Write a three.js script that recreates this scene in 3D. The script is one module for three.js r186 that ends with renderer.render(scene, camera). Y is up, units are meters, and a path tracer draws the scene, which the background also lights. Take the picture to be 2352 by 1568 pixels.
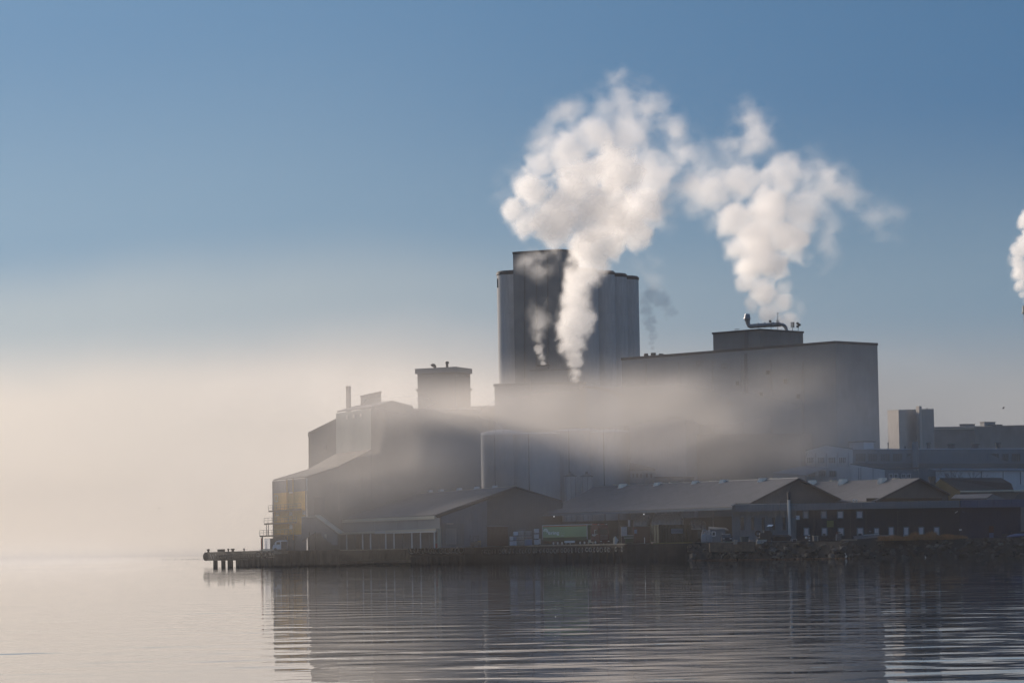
import * as THREE from 'three';
import { ImprovedNoise } from 'three/addons/math/ImprovedNoise.js';

// ------------------------------------------------------------------ camera, sky, sun, exposure
const scene = new THREE.Scene();
const F = 7500;                                   // focal length in units of a 2352 x 1568 frame
const camera = new THREE.PerspectiveCamera(2 * Math.atan(784 / F) * 180 / Math.PI, 1024 / 682, 1, 12000);
camera.position.set(0, 2.6, 0);
camera.rotation.order = 'YXZ';
camera.rotation.set(Math.atan(477 / F), 0, -1.0 * Math.PI / 180);
camera.updateMatrixWorld(true);
const SUN = new THREE.Vector3(-0.592, 0.276, -0.757).normalize();
const sun = new THREE.DirectionalLight(new THREE.Color().setRGB(1, 0.86, 0.72), 3.7);
sun.position.copy(SUN).multiplyScalar(900).add(new THREE.Vector3(0, 0, -680));
sun.target.position.set(0, 0, -680);
sun.castShadow = true; sun.shadow.radius = 22;     // the low sun is softened by the mist
Object.assign(sun.shadow.camera, { left: -250, right: 250, top: 200, bottom: -200, near: 100, far: 2000 });
sun.shadow.mapSize.set(4096, 4096);
scene.add(sun, sun.target);
const renderer = new THREE.WebGLRenderer({ antialias: true });
renderer.toneMapping = THREE.LinearToneMapping;
renderer.toneMappingExposure = 1.2;
renderer.shadowMap.enabled = true;

const lerp = (a, b, t) => a + (b - a) * t, clamp = (x, a = 0, b = 1) => Math.min(b, Math.max(a, x));
const sst = (a, b, x) => { const t = clamp((x - a) / (b - a)); return t * t * (3 - 2 * t); };
const mix3 = (a, b, t) => [lerp(a[0], b[0], t), lerp(a[1], b[1], t), lerp(a[2], b[2], t)];
const perlin = new ImprovedNoise();
const fbm = (x, y, z, o = 4) => { let s = 0, a = 0.5; for (let i = 0; i < o; i++) { s += a * perlin.noise(x, y, z); x = x * 2.03 + 7.1; y = y * 2.03 + 3.3; z = z * 2.03 + 1.7; a *= 0.5; } return s; };
{ // the sky: clear blue over a low bank of sunlit mist, brighter and warmer towards the sun
  const W = 2048, H = 1024, d = new Float32Array(W * H * 4);
  const stops = (e, list) => { let i = 0; while (i < list.length - 2 && e > list[i + 1][0]) i++; const [e0, c0] = list[i], [e1, c1] = list[i + 1]; return mix3(c0, c1, sst(e0, e1, e)); };
  const away = [[0, [.34, .32, .31]], [2.2, [.285, .295, .31]], [4.2, [.145, .235, .325]], [8, [.05, .142, .275]], [14, [.037, .11, .23]], [35, [.05, .125, .26]], [90, [.04, .10, .225]]];
  const near = [[0, [1.0, .84, .685]], [2.5, [.86, .745, .64]], [4.0, [.43, .48, .505]], [5.4, [.215, .335, .455]], [9.5, [.12, .245, .405]], [18, [.12, .23, .39]], [35, [.075, .165, .32]], [90, [.04, .10, .225]]];
  for (let r = 0; r < H; r++) {
    const el = ((r + .5) / H - .5) * Math.PI, e = Math.max(0, el * 180 / Math.PI), y = Math.sin(el);
    for (let c = 0; c < W; c++) {
      const az = ((c + .5) / W - .5) * 2 * Math.PI, x = Math.cos(az) * Math.cos(el), z = Math.sin(az) * Math.cos(el);
      const g = Math.acos(clamp(x * SUN.x + y * SUN.y + z * SUN.z, -1, 1)) * 180 / Math.PI;
      const k = 1 - sst(25, 50, g), dz = az + Math.PI / 2, low = Math.exp(-e * e / 24) * (0.9 * fbm(dz * 14, e * .35, 2, 4) + 0.5 * fbm(dz * 5, 1.5, 6, 2)) - 0.45 * Math.exp(-((dz + .05) ** 2) / .004);
      const col = mix3(stops(e, away), stops(Math.max(0, e + low * 1.1), near), k), glow = 0.35 * Math.exp(-g / 12);
      for (let q = 0; q < 3; q++) d[(r * W + c) * 4 + q] = col[q] + glow * [1, .85, .65][q];
      d[(r * W + c) * 4 + 3] = 1;
    }
  }
  const t = new THREE.DataTexture(d, W, H, THREE.RGBAFormat, THREE.FloatType);
  t.mapping = THREE.EquirectangularReflectionMapping; t.magFilter = t.minFilter = THREE.LinearFilter; t.needsUpdate = true;
  scene.background = t; scene.environment = t;
}
scene.fog = new THREE.FogExp2(0xd8d2cc, 0.00012);

// ------------------------------------------------------------------ helpers
const V = (x, y, z) => new THREE.Vector3(x, y, z);
let seed = 7;
const rnd = () => { seed = (seed + 0x6d2b79f5) | 0; let t = Math.imul(seed ^ (seed >>> 15), 1 | seed); t = (t + Math.imul(t ^ (t >>> 7), 61 | t)) ^ t; return ((t ^ (t >>> 14)) >>> 0) / 4294967296; };
const rr = (a, b) => a + (b - a) * rnd();
const gauss = () => Math.sqrt(-2 * Math.log(1 - rnd() * 0.9999)) * Math.cos(2 * Math.PI * rnd());
const G = 3.1;                                    // height of the yard above the water
// the point that lies D metres out from the shore the picture was taken from, on the sight line through (x, y) of a 2352 x 1568 frame
function at(x, y, D) {
  const d = V((x - 1176) / F, (784 - y) / F, -1).applyQuaternion(camera.quaternion);
  return d.multiplyScalar(D / -d.z).add(camera.position);
}
const gp = (x, D, h = G) => { const p = at(x, 1255, D); p.y = h; return p; };     // a point of the ground under column x
const drop = (p, h = G) => V(p.x, h, p.z);
const UP = V(0, 1, 0), TOWARDS = V(0, 0, 1);
class MB {                                        // collects faces; uv in metres
  constructor() { this.p = []; this.uv = []; }
  tri(a, b, c) {
    const n = b.clone().sub(a).cross(c.clone().sub(a));
    if (n.lengthSq() < 1e-14) return this;
    n.normalize();
    const t = Math.abs(n.y) > 0.9 ? V(1, 0, 0) : V(0, 1, 0).cross(n).normalize(), s = n.clone().cross(t);
    for (const q of [a, b, c]) { this.p.push(q.x, q.y, q.z); this.uv.push(q.dot(t), q.dot(s)); }
    return this;
  }
  quad(a, b, c, d) { this.tri(a, b, c); return this.tri(a, c, d); }
  poly(pts) { for (let i = 1; i < pts.length - 1; i++) this.tri(pts[0], pts[i], pts[i + 1]); return this; }
  loft(a, b) { const n = a.length; for (let i = 0; i < n; i++) this.quad(a[i], a[(i + 1) % n], b[(i + 1) % n], b[i]); return this.poly(a).poly(b); }
  slab(pts, t, dir) {                             // a flat outline given thickness t along dir (default: along its normal, towards the viewer)
    if (!dir) { dir = pts[1].clone().sub(pts[0]).cross(pts[2].clone().sub(pts[0])).normalize(); if (dir.dot(TOWARDS) < 0) dir.negate(); }
    return this.loft(pts, pts.map((p) => p.clone().addScaledVector(dir, t)));
  }
  box(x, y, z, sx, sy, sz, ry = 0, c = null) {    // centred; turned by ry about its own centre
    const k = [[-1, -1], [1, -1], [1, 1], [-1, 1]].map(([i, j]) => V(i * sx / 2, 0, j * sz / 2).applyAxisAngle(UP, ry));
    const lo = k.map((q) => V(x + q.x, y - sy / 2, z + q.z)), hi = k.map((q) => V(x + q.x, y + sy / 2, z + q.z));
    return this.loft(lo, hi);
  }
  beam(a, b, w, h = w) {
    const d = b.clone().sub(a).normalize(), s = Math.abs(d.y) > 0.95 ? V(1, 0, 0) : d.clone().cross(UP).normalize(), u = s.clone().cross(d);
    const ring = (q) => [[-1, -1], [1, -1], [1, 1], [-1, 1]].map(([i, j]) => q.clone().addScaledVector(s, i * w / 2).addScaledVector(u, j * h / 2));
    return this.loft(ring(a), ring(b));
  }
  tube(pts, r, n = 10) {
    const rings = pts.map((q, i) => {
      const d = pts[Math.min(i + 1, pts.length - 1)].clone().sub(pts[Math.max(i - 1, 0)]).normalize(), s = Math.abs(d.z) > 0.9 ? V(1, 0, 0).cross(d).normalize() : d.clone().cross(V(0, 0, 1)).normalize(), u = s.clone().cross(d);
      const k = Array.isArray(r) ? r[i] : r;
      return [...Array(n)].map((_, j) => q.clone().addScaledVector(s, k * Math.cos(2 * Math.PI * j / n)).addScaledVector(u, k * Math.sin(2 * Math.PI * j / n)));
    });
    for (let i = 0; i < rings.length - 1; i++) for (let j = 0; j < n; j++) this.quad(rings[i][j], rings[i][(j + 1) % n], rings[i + 1][(j + 1) % n], rings[i + 1][j]);
    return this.poly(rings[0]).poly(rings.at(-1));
  }
  lathe(c, prof, n = 32) {                        // profile [[radius, height], ...] turned about the vertical through c
    const ring = ([r, h]) => [...Array(n)].map((_, j) => V(c.x + r * Math.cos(2 * Math.PI * j / n), c.y + h, c.z + r * Math.sin(2 * Math.PI * j / n)));
    const rings = prof.map(ring);
    for (let i = 0; i < rings.length - 1; i++) for (let j = 0; j < n; j++) this.quad(rings[i][j], rings[i][(j + 1) % n], rings[i + 1][(j + 1) % n], rings[i + 1][j]);
    return this;
  }
  geo(g, m) { const q = g.index ? g.toNonIndexed() : g, a = q.attributes.position, v = V(0, 0, 0); for (let i = 0; i < a.count; i++) { v.fromBufferAttribute(a, i); if (m) v.applyMatrix4(m); this.p.push(v.x, v.y, v.z); this.uv.push(v.x, v.y); } return this; }
  geometry(o = V(0, 0, 0)) {
    const g = new THREE.BufferGeometry(), p = new Float32Array(this.p.length);
    for (let i = 0; i < p.length; i += 3) { p[i] = this.p[i] - o.x; p[i + 1] = this.p[i + 1] - o.y; p[i + 2] = this.p[i + 2] - o.z; }
    g.setAttribute('position', new THREE.BufferAttribute(p, 3));
    g.setAttribute('uv', new THREE.BufferAttribute(new Float32Array(this.uv), 2));
    return g;
  }
  build(name, m, parent = scene, origin = originOf.get(parent)) {
    const o = origin ?? V(0, 0, 0), mesh = new THREE.Mesh(this.geometry(o), m);
    mesh.name = parent === scene ? numbered(name) : name;
    mesh.castShadow = mesh.receiveShadow = true;
    parent.add(mesh);
    if (parent === scene) { mesh.position.copy(o); }
    originOf.set(mesh, o);
    return mesh;
  }
}
const originOf = new Map(), taken = new Map();
function numbered(name) { const n = taken.get(name) ?? 0; taken.set(name, n + 1); return n ? name + '_' + String(n).padStart(3, '0') : name; }
function tag(o, label, category, group, kind) { if (label) o.userData.label = label; if (category) o.userData.category = category; if (group) o.userData.group = group; if (kind) o.userData.kind = kind; return o; }
function thing(name, p, label, category, group) { const o = new THREE.Group(); o.name = numbered(name); o.position.copy(p); originOf.set(o, p.clone()); scene.add(o); return tag(o, label, category, group); }
function copyOf(o, p, ry, label, group) {
  const c = o.clone(); c.name = numbered(o.name.replace(/_\d{3}$/, '')); c.position.copy(p); c.rotation.y = ry; scene.add(c);
  c.userData = { ...o.userData }; return tag(c, label, null, group);
}

// ------------------------------------------------------------------ materials
function grain(W, H, f, wrap = true) {            // a grey multiplier map
  const d = new Uint8Array(W * H * 4);
  for (let y = 0; y < H; y++) for (let x = 0; x < W; x++) { const v = Math.round(255 * clamp(f(x / W, y / H))), i = (y * W + x) * 4; d[i] = d[i + 1] = d[i + 2] = v; d[i + 3] = 255; }
  const t = new THREE.DataTexture(d, W, H); t.wrapS = t.wrapT = THREE.RepeatWrapping; t.magFilter = THREE.LinearFilter; t.needsUpdate = true; return t;
}
const loopNoise = (u, v, f, s, o = 4) => { // tiles in u and v
  const a = fbm(u * f, v * f * s, 3.3, o), b = fbm((u - 1) * f, v * f * s, 3.3, o), c = fbm(u * f, (v - 1) * f * s, 3.3, o), e = fbm((u - 1) * f, (v - 1) * f * s, 3.3, o);
  return lerp(lerp(a, b, u), lerp(c, e, u), v);
};
const concreteMap = grain(512, 512, (u, v) => 0.88 + 0.34 * loopNoise(u, v, 9, 1, 5) + 0.14 * loopNoise(u, v, 40, 0.08, 3) - (v * 8 % 1 < 0.02 ? 0.06 : 0) - (u * 6 % 1 < 0.012 ? 0.05 : 0));
concreteMap.repeat.set(1 / 34, 1 / 34);
const sheetMap = grain(512, 512, (u, v) => 0.88 + 0.14 * loopNoise(u, v, 60, 0.03, 3) + 0.26 * loopNoise(u, v, 7, 1, 4) - (u * 10 % 1 < 0.03 ? 0.07 : 0) - (v * 3 % 1 < 0.012 ? 0.06 : 0));
sheetMap.repeat.set(1 / 22, 1 / 22);
const roofMap = grain(512, 512, (u, v) => 0.88 + 0.35 * loopNoise(u, v, 12, 1, 5) + 0.16 * loopNoise(u, v, 50, 0.06, 3) - (u * 26 % 1 < 0.12 ? 0.02 : 0));
roofMap.repeat.set(1 / 24, 1 / 24);
const ribs = grain(64, 8, (u) => 0.5 + 0.5 * Math.sin(u * 8 * Math.PI)); ribs.repeat.set(1 / 2.4, 1 / 2.4);
const dirt = grain(256, 256, (u, v) => 0.8 + 0.9 * loopNoise(u, v, 10, 1, 6)); dirt.repeat.set(1 / 9, 1 / 9);
function mat(r, g, b, o = {}) { const m = new THREE.MeshPhysicalMaterial({ color: new THREE.Color().setRGB(r, g, b), roughness: 0.9, metalness: 0, specularIntensity: 0.4, side: THREE.DoubleSide, ...o }); return m; }
const conc = (k, w = 1, o = {}) => mat(k * 1.0 * w, k * 0.98, k * 0.95 / w, { map: concreteMap, ...o });
const sheet = (r, g, b, o = {}) => mat(r, g, b, { map: sheetMap, bumpMap: ribs, bumpScale: 0.015, roughness: 0.92, specularIntensity: 0.15, ...o });
const roofing = (r, g, b, o = {}) => mat(r, g, b, { map: roofMap, roughness: 0.8, ...o });
const M = {
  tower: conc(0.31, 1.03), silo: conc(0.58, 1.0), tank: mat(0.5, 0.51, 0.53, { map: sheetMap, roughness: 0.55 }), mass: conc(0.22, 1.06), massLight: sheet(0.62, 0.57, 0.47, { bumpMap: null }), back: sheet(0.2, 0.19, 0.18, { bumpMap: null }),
  tall: conc(0.33, 1.05), pent: conc(0.25, 1.06), annex: sheet(0.34, 0.345, 0.37), yellow: sheet(0.8, 0.42, 0.085), grayClad: sheet(0.26, 0.24, 0.23), darkClad: sheet(0.16, 0.16, 0.165), roofTan: roofing(0.16, 0.14, 0.12),
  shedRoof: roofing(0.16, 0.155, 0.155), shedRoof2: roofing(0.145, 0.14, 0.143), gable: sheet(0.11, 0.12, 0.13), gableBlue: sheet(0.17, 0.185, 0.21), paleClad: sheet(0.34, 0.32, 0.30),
  navy: sheet(0.035, 0.042, 0.055), navyBlue: sheet(0.03, 0.04, 0.075), fascia: sheet(0.17, 0.205, 0.235), fasciaBlue: sheet(0.11, 0.14, 0.22), slate: sheet(0.19, 0.225, 0.255),
  white: sheet(0.68, 0.68, 0.70), whiteTrim: mat(0.62, 0.62, 0.62), pane: mat(0.16, 0.17, 0.18, { roughness: 0.12, metalness: 0.2 }), paneDark: mat(0.04, 0.045, 0.05, { roughness: 0.1 }), blind: mat(0.72, 0.64, 0.62, { roughness: 0.6 }),
  steel: mat(0.32, 0.32, 0.33, { metalness: 0.7, roughness: 0.45, map: dirt }), darkSteel: mat(0.06, 0.06, 0.065, { metalness: 0.3, roughness: 0.6 }), rail: mat(0.12, 0.115, 0.11, { roughness: 0.6 }), galv: mat(0.5, 0.5, 0.5, { metalness: 0.6, roughness: 0.4 }),
  rubber: mat(0.022, 0.022, 0.023, { roughness: 0.75, map: dirt }), wood: mat(0.05, 0.042, 0.035, { map: dirt }), pile: mat(0.035, 0.033, 0.03, { map: dirt }), sheetPile: mat(0.022, 0.021, 0.02, { map: dirt, bumpMap: ribs, bumpScale: 0.12 }),
  asphalt: mat(0.045, 0.045, 0.045, { map: dirt }), kerb: mat(0.32, 0.28, 0.22, { map: dirt }), bank: mat(0.07, 0.075, 0.05, { map: dirt }), rock: mat(0.035, 0.034, 0.032, { map: dirt }), rockPale: mat(0.2, 0.18, 0.155, { map: dirt }),
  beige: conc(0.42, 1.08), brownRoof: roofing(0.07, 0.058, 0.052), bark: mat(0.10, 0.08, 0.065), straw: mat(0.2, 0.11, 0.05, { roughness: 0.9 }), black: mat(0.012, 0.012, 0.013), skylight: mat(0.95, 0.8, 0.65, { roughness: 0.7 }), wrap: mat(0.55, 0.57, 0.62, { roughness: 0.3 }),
  wrapBlue: mat(0.16, 0.22, 0.34, { roughness: 0.35 }), bag: mat(0.3, 0.31, 0.33, { roughness: 0.7 }), green: sheet(0.012, 0.03, 0.024), rust: sheet(0.07, 0.022, 0.02), maroon: mat(0.10, 0.012, 0.016, { roughness: 0.3 }), limeTarp: mat(0.12, 0.27, 0.06, { roughness: 0.5 }),
  limeDark: mat(0.03, 0.09, 0.03, { roughness: 0.6 }), orange: mat(0.45, 0.12, 0.02), cream: mat(0.55, 0.48, 0.36, { roughness: 0.5 }), sign: mat(0.2, 0.2, 0.07), blue: mat(0.08, 0.11, 0.2, { roughness: 0.5 }), red: mat(0.35, 0.03, 0.03),
  blindGrey: mat(0.45, 0.42, 0.42, { roughness: 0.4 }), tealBox: mat(0.06, 0.10, 0.11, { roughness: 0.6 }), whitePaint: mat(0.72, 0.72, 0.72, { roughness: 0.4 }),
};
// painted lettering on a flat panel
function print(W, H, draw) { const c = document.createElement('canvas'); c.width = W; c.height = H; draw(c.getContext('2d'), W, H); const t = new THREE.CanvasTexture(c); t.colorSpace = THREE.SRGBColorSpace; return t; }
function panel(p00, p10, p11, p01, m, name, parent) { // bottom left, bottom right, top right, top left
  const o = originOf.get(parent) ?? V(0, 0, 0), g = new THREE.BufferGeometry(), P = [p00, p10, p11, p00, p11, p01];
  g.setAttribute('position', new THREE.BufferAttribute(new Float32Array(P.flatMap((q) => [q.x - o.x, q.y - o.y, q.z - o.z])), 3));
  g.setAttribute('uv', new THREE.BufferAttribute(new Float32Array([0, 0, 1, 0, 1, 1, 0, 0, 1, 1, 0, 1]), 2));
  const mesh = new THREE.Mesh(g, m); mesh.name = name; parent.add(mesh); originOf.set(mesh, o); return mesh;
}
// rect of a wall whose distance runs from D0 at column x0 to D1 at column x1
const wallRect = (w, x0, x1, y0, y1, out = 0) => { const d = (x) => lerp(w.D0, w.D1, (x - w.x0) / (w.x1 - w.x0)) - out; return [at(x0, y1, d(x0)), at(x1, y1, d(x1)), at(x1, y0, d(x1)), at(x0, y0, d(x0))]; };
function windowIn(parent, w, x0, x1, y0, y1, pm = M.pane, fm = M.whiteTrim, bars = 0) {
  const [a, b, c, d] = wallRect(w, x0, x1, y0, y1, 0.09), k = 0.09;
  const f = new MB(); f.beam(a, b, k * 2).beam(b, c, k * 2).beam(c, d, k * 2).beam(d, a, k * 2);
  for (let i = 1; i <= bars; i++) f.beam(a.clone().lerp(b, i / (bars + 1)), d.clone().lerp(c, i / (bars + 1)), k);
  const win = f.build('window', fm, parent);
  new MB().slab(wallRect(w, x0, x1, y0, y1, 0.03), 0.03).build('pane', pm, win);
  return win;
}

// ------------------------------------------------------------------ water and land
{ // the harbour: one sheet, long low ripples in a normal map
  const N = 1024, waves = [], P = 56;
  for (let i = 0; i < 90; i++) {
    const L = 0.5 * Math.pow(16, rnd()), dir = gauss() * 0.75 + (rnd() < 0.15 ? rr(-1.2, 1.2) : 0), k = P / L;
    const kx = Math.round(k * Math.sin(dir)), ky = Math.round(k * Math.cos(dir)), kk = Math.hypot(kx, ky);
    if (kk < 1) continue;
    waves.push([kx, ky, 0.0049 * Math.pow(L / 1.5, 0.3), rnd() * 6.283, kk]);
  }
  const d = new Uint8Array(N * N * 4), gx = new Float32Array(N * N), gy = new Float32Array(N * N), tab = new Float32Array(4096);
  for (let i = 0; i < 4096; i++) tab[i] = Math.cos(i / 4096 * 2 * Math.PI);
  for (const [kx, ky, s, ph, kk] of waves) {
    const ax = s * kx / kk, ay = s * ky / kk, p0 = ph / 6.283 * 4096;
    for (let y = 0; y < N; y++) for (let x = 0; x < N; x++) { const c = tab[((kx * x + ky * y) * 4 + p0) & 4095], i = y * N + x; gx[i] += ax * c; gy[i] += ay * c; }
  }
  for (let y = 0; y < N; y++) for (let x = 0; x < N; x++) {
    const i = y * N + x, m = 0.7 + 1.8 * loopNoise(x / N, y / N, 5, 1, 4);
    const nx = -gx[i] * m, ny = -gy[i] * m, l = Math.hypot(nx, ny, 1), S = 8;   // slopes stored 8 times too steep for precision
    const qx = nx * S, qy = ny * S, ql = Math.hypot(qx, qy, 1);
    d[i * 4] = 127.5 + 127.5 * qx / ql; d[i * 4 + 1] = 127.5 + 127.5 * qy / ql; d[i * 4 + 2] = 127.5 + 127.5 / ql; d[i * 4 + 3] = 255;
  }
  const t = new THREE.DataTexture(d, N, N); t.wrapS = t.wrapT = THREE.RepeatWrapping; t.magFilter = THREE.LinearFilter; t.needsUpdate = true;
  const g = new THREE.PlaneGeometry(5000, 5200); g.rotateX(-Math.PI / 2);
  const uv = g.attributes.uv; for (let i = 0; i < uv.count; i++) uv.setXY(i, uv.getX(i) * 5000 / P, uv.getY(i) * 5200 / P);
  const m = new THREE.MeshPhysicalMaterial({ color: new THREE.Color().setRGB(0.012, 0.02, 0.024), roughness: 0.02, ior: 1.34, normalMap: t, normalScale: new THREE.Vector2(0.034, 0.034) });
  const w = new THREE.Mesh(g, m); w.name = 'water'; w.position.set(0, 0, -2500); w.receiveShadow = true; tag(w, 'calm grey harbour water mirroring the factory', null, null, 'structure'); scene.add(w);
}
// the yard behind the quays
const shore = [[2900, 545], [2352, 549], [1960, 556], [1640, 580], [1450, 592], [1445, 606], [1066, 666], [1064, 655], [944, 668], [943, 690], [779, 706], [778, 672], [628, 690], [606, 694]].map(([x, D]) => gp(x, D));
{
  const back = [gp(640, 745), gp(705, 1000), gp(1000, 2400), gp(3300, 2400)], ring = [...shore, ...back];
  const s = new THREE.Shape(ring.map((q) => new THREE.Vector2(q.x, q.z))), tri = THREE.ShapeUtils.triangulateShape(s.getPoints(), []);
  const pts = s.getPoints().map((q) => V(q.x, G, q.y)), b = new MB();
  for (const [i, j, k] of tri) b.tri(pts[i], pts[j], pts[k]);
  for (let i = 0; i < pts.length; i++) { const p = pts[i], q = pts[(i + 1) % pts.length]; b.quad(p, q, drop(q, -2), drop(p, -2)); }
  tag(b.build('ground', M.asphalt), 'asphalt yard of the works behind the quays', null, null, 'structure');
}

// ------------------------------------------------------------------ large buildings
// a block with a visible corner B, its left face ending at A, its right face ending at C: [column, distance, row of the top]
function block(name, label, A, B, C, wall, roof, o = {}) {
  const base = o.base ?? G, t = [A, B, C].map(([x, D, y]) => at(x, y, D)), d = t[0].clone().add(t[2]).sub(t[1]); d.y = (t[0].y + t[2].y) / 2;
  const top = [t[0], t[1], t[2], d], low = top.map((p) => drop(p, base)), g = o.parent ?? thing(name, low[1].clone(), label, o.category ?? 'building', o.group);
  const w = new MB(); for (let i = 0; i < 4; i++) w.quad(low[i], low[(i + 1) % 4], top[(i + 1) % 4], top[i]);
  w.build('wall', wall, g);
  const r = new MB(), cen = top.reduce((a, p) => a.add(p.clone().multiplyScalar(0.25)), V(0, 0, 0)), over = o.over ?? 0.12, th = o.th ?? 0.5;
  const lip = top.map((p) => { const q = p.clone().sub(cen); q.y = 0; return p.clone().addScaledVector(q.normalize(), over * 1.4); });
  r.loft(lip.map((p) => p.clone().add(V(0, -th, 0))), lip.map((p) => p.clone().add(V(0, 0.04, 0)))); r.build('roof', roof, g);
  return { g, top, low, left: { x0: A[0], D0: A[1], x1: B[0], D1: B[1] }, right: { x0: B[0], D0: B[1], x1: C[0], D1: C[1] } };
}
// narrow boards standing proud of a wall, one every so many columns
function seams(parent, w, xs, y0, y1, m, k = 0.12, name = 'seam') { for (const x of xs) { const [a, , , d] = wallRect(w, x, x + 1, y0, y1, 0.03); new MB().beam(a, d, k, 0.1).build(name, m, parent); } }

{ // ---- the silo tower: dark stair tower in front of rows of round concrete silos
  const tw = block('elevator_tower', 'tallest dark concrete tower standing among the pale round silos', [1178, 778, 579], [1283, 774, 572], [1330, 795, 575], M.tower, M.darkSteel);
  seams(tw.g, tw.left, [1205, 1232, 1258], 580, 900, M.mass, 0.25, 'joint');
  const make = (x, D, y, label, R = 41) => {
    const top = at(x, y, D), r = R * D / F, g = thing('grain_silo', drop(top), label, 'silo', undefined);
    const h = top.y - G;
    new MB().lathe(drop(top), [[r, 0], [r, h]], 72).build('shell', M.silo, g);
    new MB().lathe(drop(top), [[r + .05, h - .45], [r + .14, h - .3], [r + .14, h + .15], [r - .2, h + .5], [0, h + .9]], 72).build('rim', M.darkSteel, g);
    return g;
  };
  const s0 = make(1182, 792, 628, 'pale round silo at the left side of the dark tower, with a slit window');
  { const p = at(1143, 650, 787.5); new MB().box(p.x, p.y, p.z, .3, 2.2, .5).build('window', M.paneDark, s0); }
  const lab = ['round silo half hidden behind the thick white steam', 'pale round silo just right of the thick white steam', 'second round silo right of the steam, a step lower', 'rightmost round silo, lowest of the stepped row'];
  [[1332, 787, 623], [1371, 795, 628], [1399, 803, 634], [1426, 811, 640]].forEach(([x, D, y], i) => make(x, D, y, lab[i]));
}
{ // ---- the long tall works on the right with its roof house
  const b = block('factory_hall', 'long tall grey factory hall behind the warehouses, right of the silos', [1428, 717, 822], [1919, 700, 783], [2016, 724, 788], M.tall, M.darkSteel);
  seams(b.g, b.left, [1485, 1560, 1638, 1705, 1772, 1845], 830, 1060, M.pent, 0.3, 'joint');
  seams(b.g, b.left, [1717], 812, 905, M.darkClad, 1.3, 'duct');
  for (const [x, y] of [[1660, 835], [1690, 875], [1672, 920], [1600, 829], [1745, 900], [1760, 850], [1800, 870], [1830, 905]]) windowIn(b.g, b.left, x, x + 9, y, y + 10, M.paneDark, M.pent);
  const p = block('roof_house', 'square concrete house on the roof of the tall factory hall', [1638, 712.5, 764], [1747, 708.5, 755], [1845, 731, 761], M.pent, M.darkSteel, { base: 36, over: .25, th: .35 });
  seams(p.g, p.left, [1717], 758, 812, M.darkClad, 1.2, 'duct');
  seams(p.g, p.right, [1793, 1815], 762, 800, M.darkClad, .2, 'pipe');
  { const D = 709, R = 4.8 * D / F, g = thing('exhaust_duct', at(1717, 757, D), 'large steel exhaust duct lying on the roof house, with a flared stack', 'duct');
    new MB().tube([[1725, 749], [1745, 747.6], [1770, 746], [1793, 745]].map(([x, y]) => at(x, y, D)), R * 1.05, 14).build('pipe', M.steel, g);
    for (const x of [1742, 1757, 1776]) { const q = at(x, 747.4 - (x - 1742) * .06, D); new MB().tube([q.clone().add(V(-.18, 0, 0)), q.clone().add(V(.18, 0, 0))], R * 1.22, 14).build('flange', M.steel, g); }
    new MB().tube([[1727, 750], [1721, 748], [1718.6, 743], [1717.6, 737], [1717, 732], [1717, 731.5], [1717, 720.8]].map(([x, y]) => at(x, y, D)), [R, R, R * .98, R * 1.15, R * 1.6, R * 1.66, R * 1.1], 16).build('stack', M.steel, g);
    new MB().tube([[1792, 745], [1798, 745.5], [1803, 748.5], [1806, 753], [1807, 759]].map(([x, y]) => at(x, y, D)), R * .8, 12).build('elbow', M.steel, g); }
  const antenna = (x, y0, y1, label, extra) => { const D = 708, g = thing('antenna_mast', at(x, y1, D), label, 'antenna'); new MB().beam(at(x, y1 + 2, D), at(x, y0, D), .1).build('mast', M.rail, g); extra?.(g, D); };
  const dish = (g, x, y, D, r = .28) => { const q = at(x, y, D - .2); new MB().tube([q.clone().add(V(-.12, 0, .1)), q.clone().add(V(.12, 0, -.1))], r, 12).build('dish', M.rail, g); };
  antenna(1771.7, 737, 756, 'thin pole with one round dish beside the roof duct', (g, D) => dish(g, 1769.6, 737.6, D));
  antenna(1787, 719, 756, 'tallest antenna mast above the roof duct, with panel antennas', (g, D) => { for (const x of [1785, 1789.5]) new MB().beam(at(x, 747, D - .2), at(x, 735, D - .2), .16).build('panel_antenna', M.rail, g); new MB().beam(at(1785.2, 719, D), at(1788.8, 719, D), .1).build('crossbar', M.rail, g); });
  antenna(1821, 740, 760, 'mast with three upright panel antennas near the roof edge', (g, D) => { for (const x of [1818, 1821.5, 1824]) new MB().beam(at(x, 752, D - .2), at(x, 739.5, D - .2), .2).build('panel_antenna', M.rail, g); });
  antenna(1834, 741, 761, 'rightmost roof pole with three round dishes', (g, D) => { dish(g, 1832.7, 742.8, D); dish(g, 1836.8, 745.8, D); dish(g, 1832.7, 749.6, D); });
  const cowl = (x0, x1, y0, y1, D, label, k = 1) => { const g = thing('roof_vent', at((x0 + x1) / 2, y1, D), label, 'vent'), c = at((x0 + x1) / 2, y1 + 3, D), h = (y1 - y0 + 3) * D / F, r = (x1 - x0) / 2 * D / F; new MB().lathe(c, [[r * k, 0], [r * k, h * .75]], 14).build('shaft', M.darkSteel, g); new MB().lathe(c, [[r, h * .75], [r, h * .9], [r * .8, h], [0, h]], 14).build('cap', M.darkSteel, g); };
  cowl(1479.5, 1489, 811.5, 818, 717, 'narrow roof vent, left of the three on the factory hall roof', 1.1);
  cowl(1494.5, 1507.5, 810, 816.5, 716.5, 'middle roof vent beneath the dark smoke', .9);
  cowl(1513, 1525, 812, 815.5, 716, 'low flat roof vent, right of the three on the factory hall roof');
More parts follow.
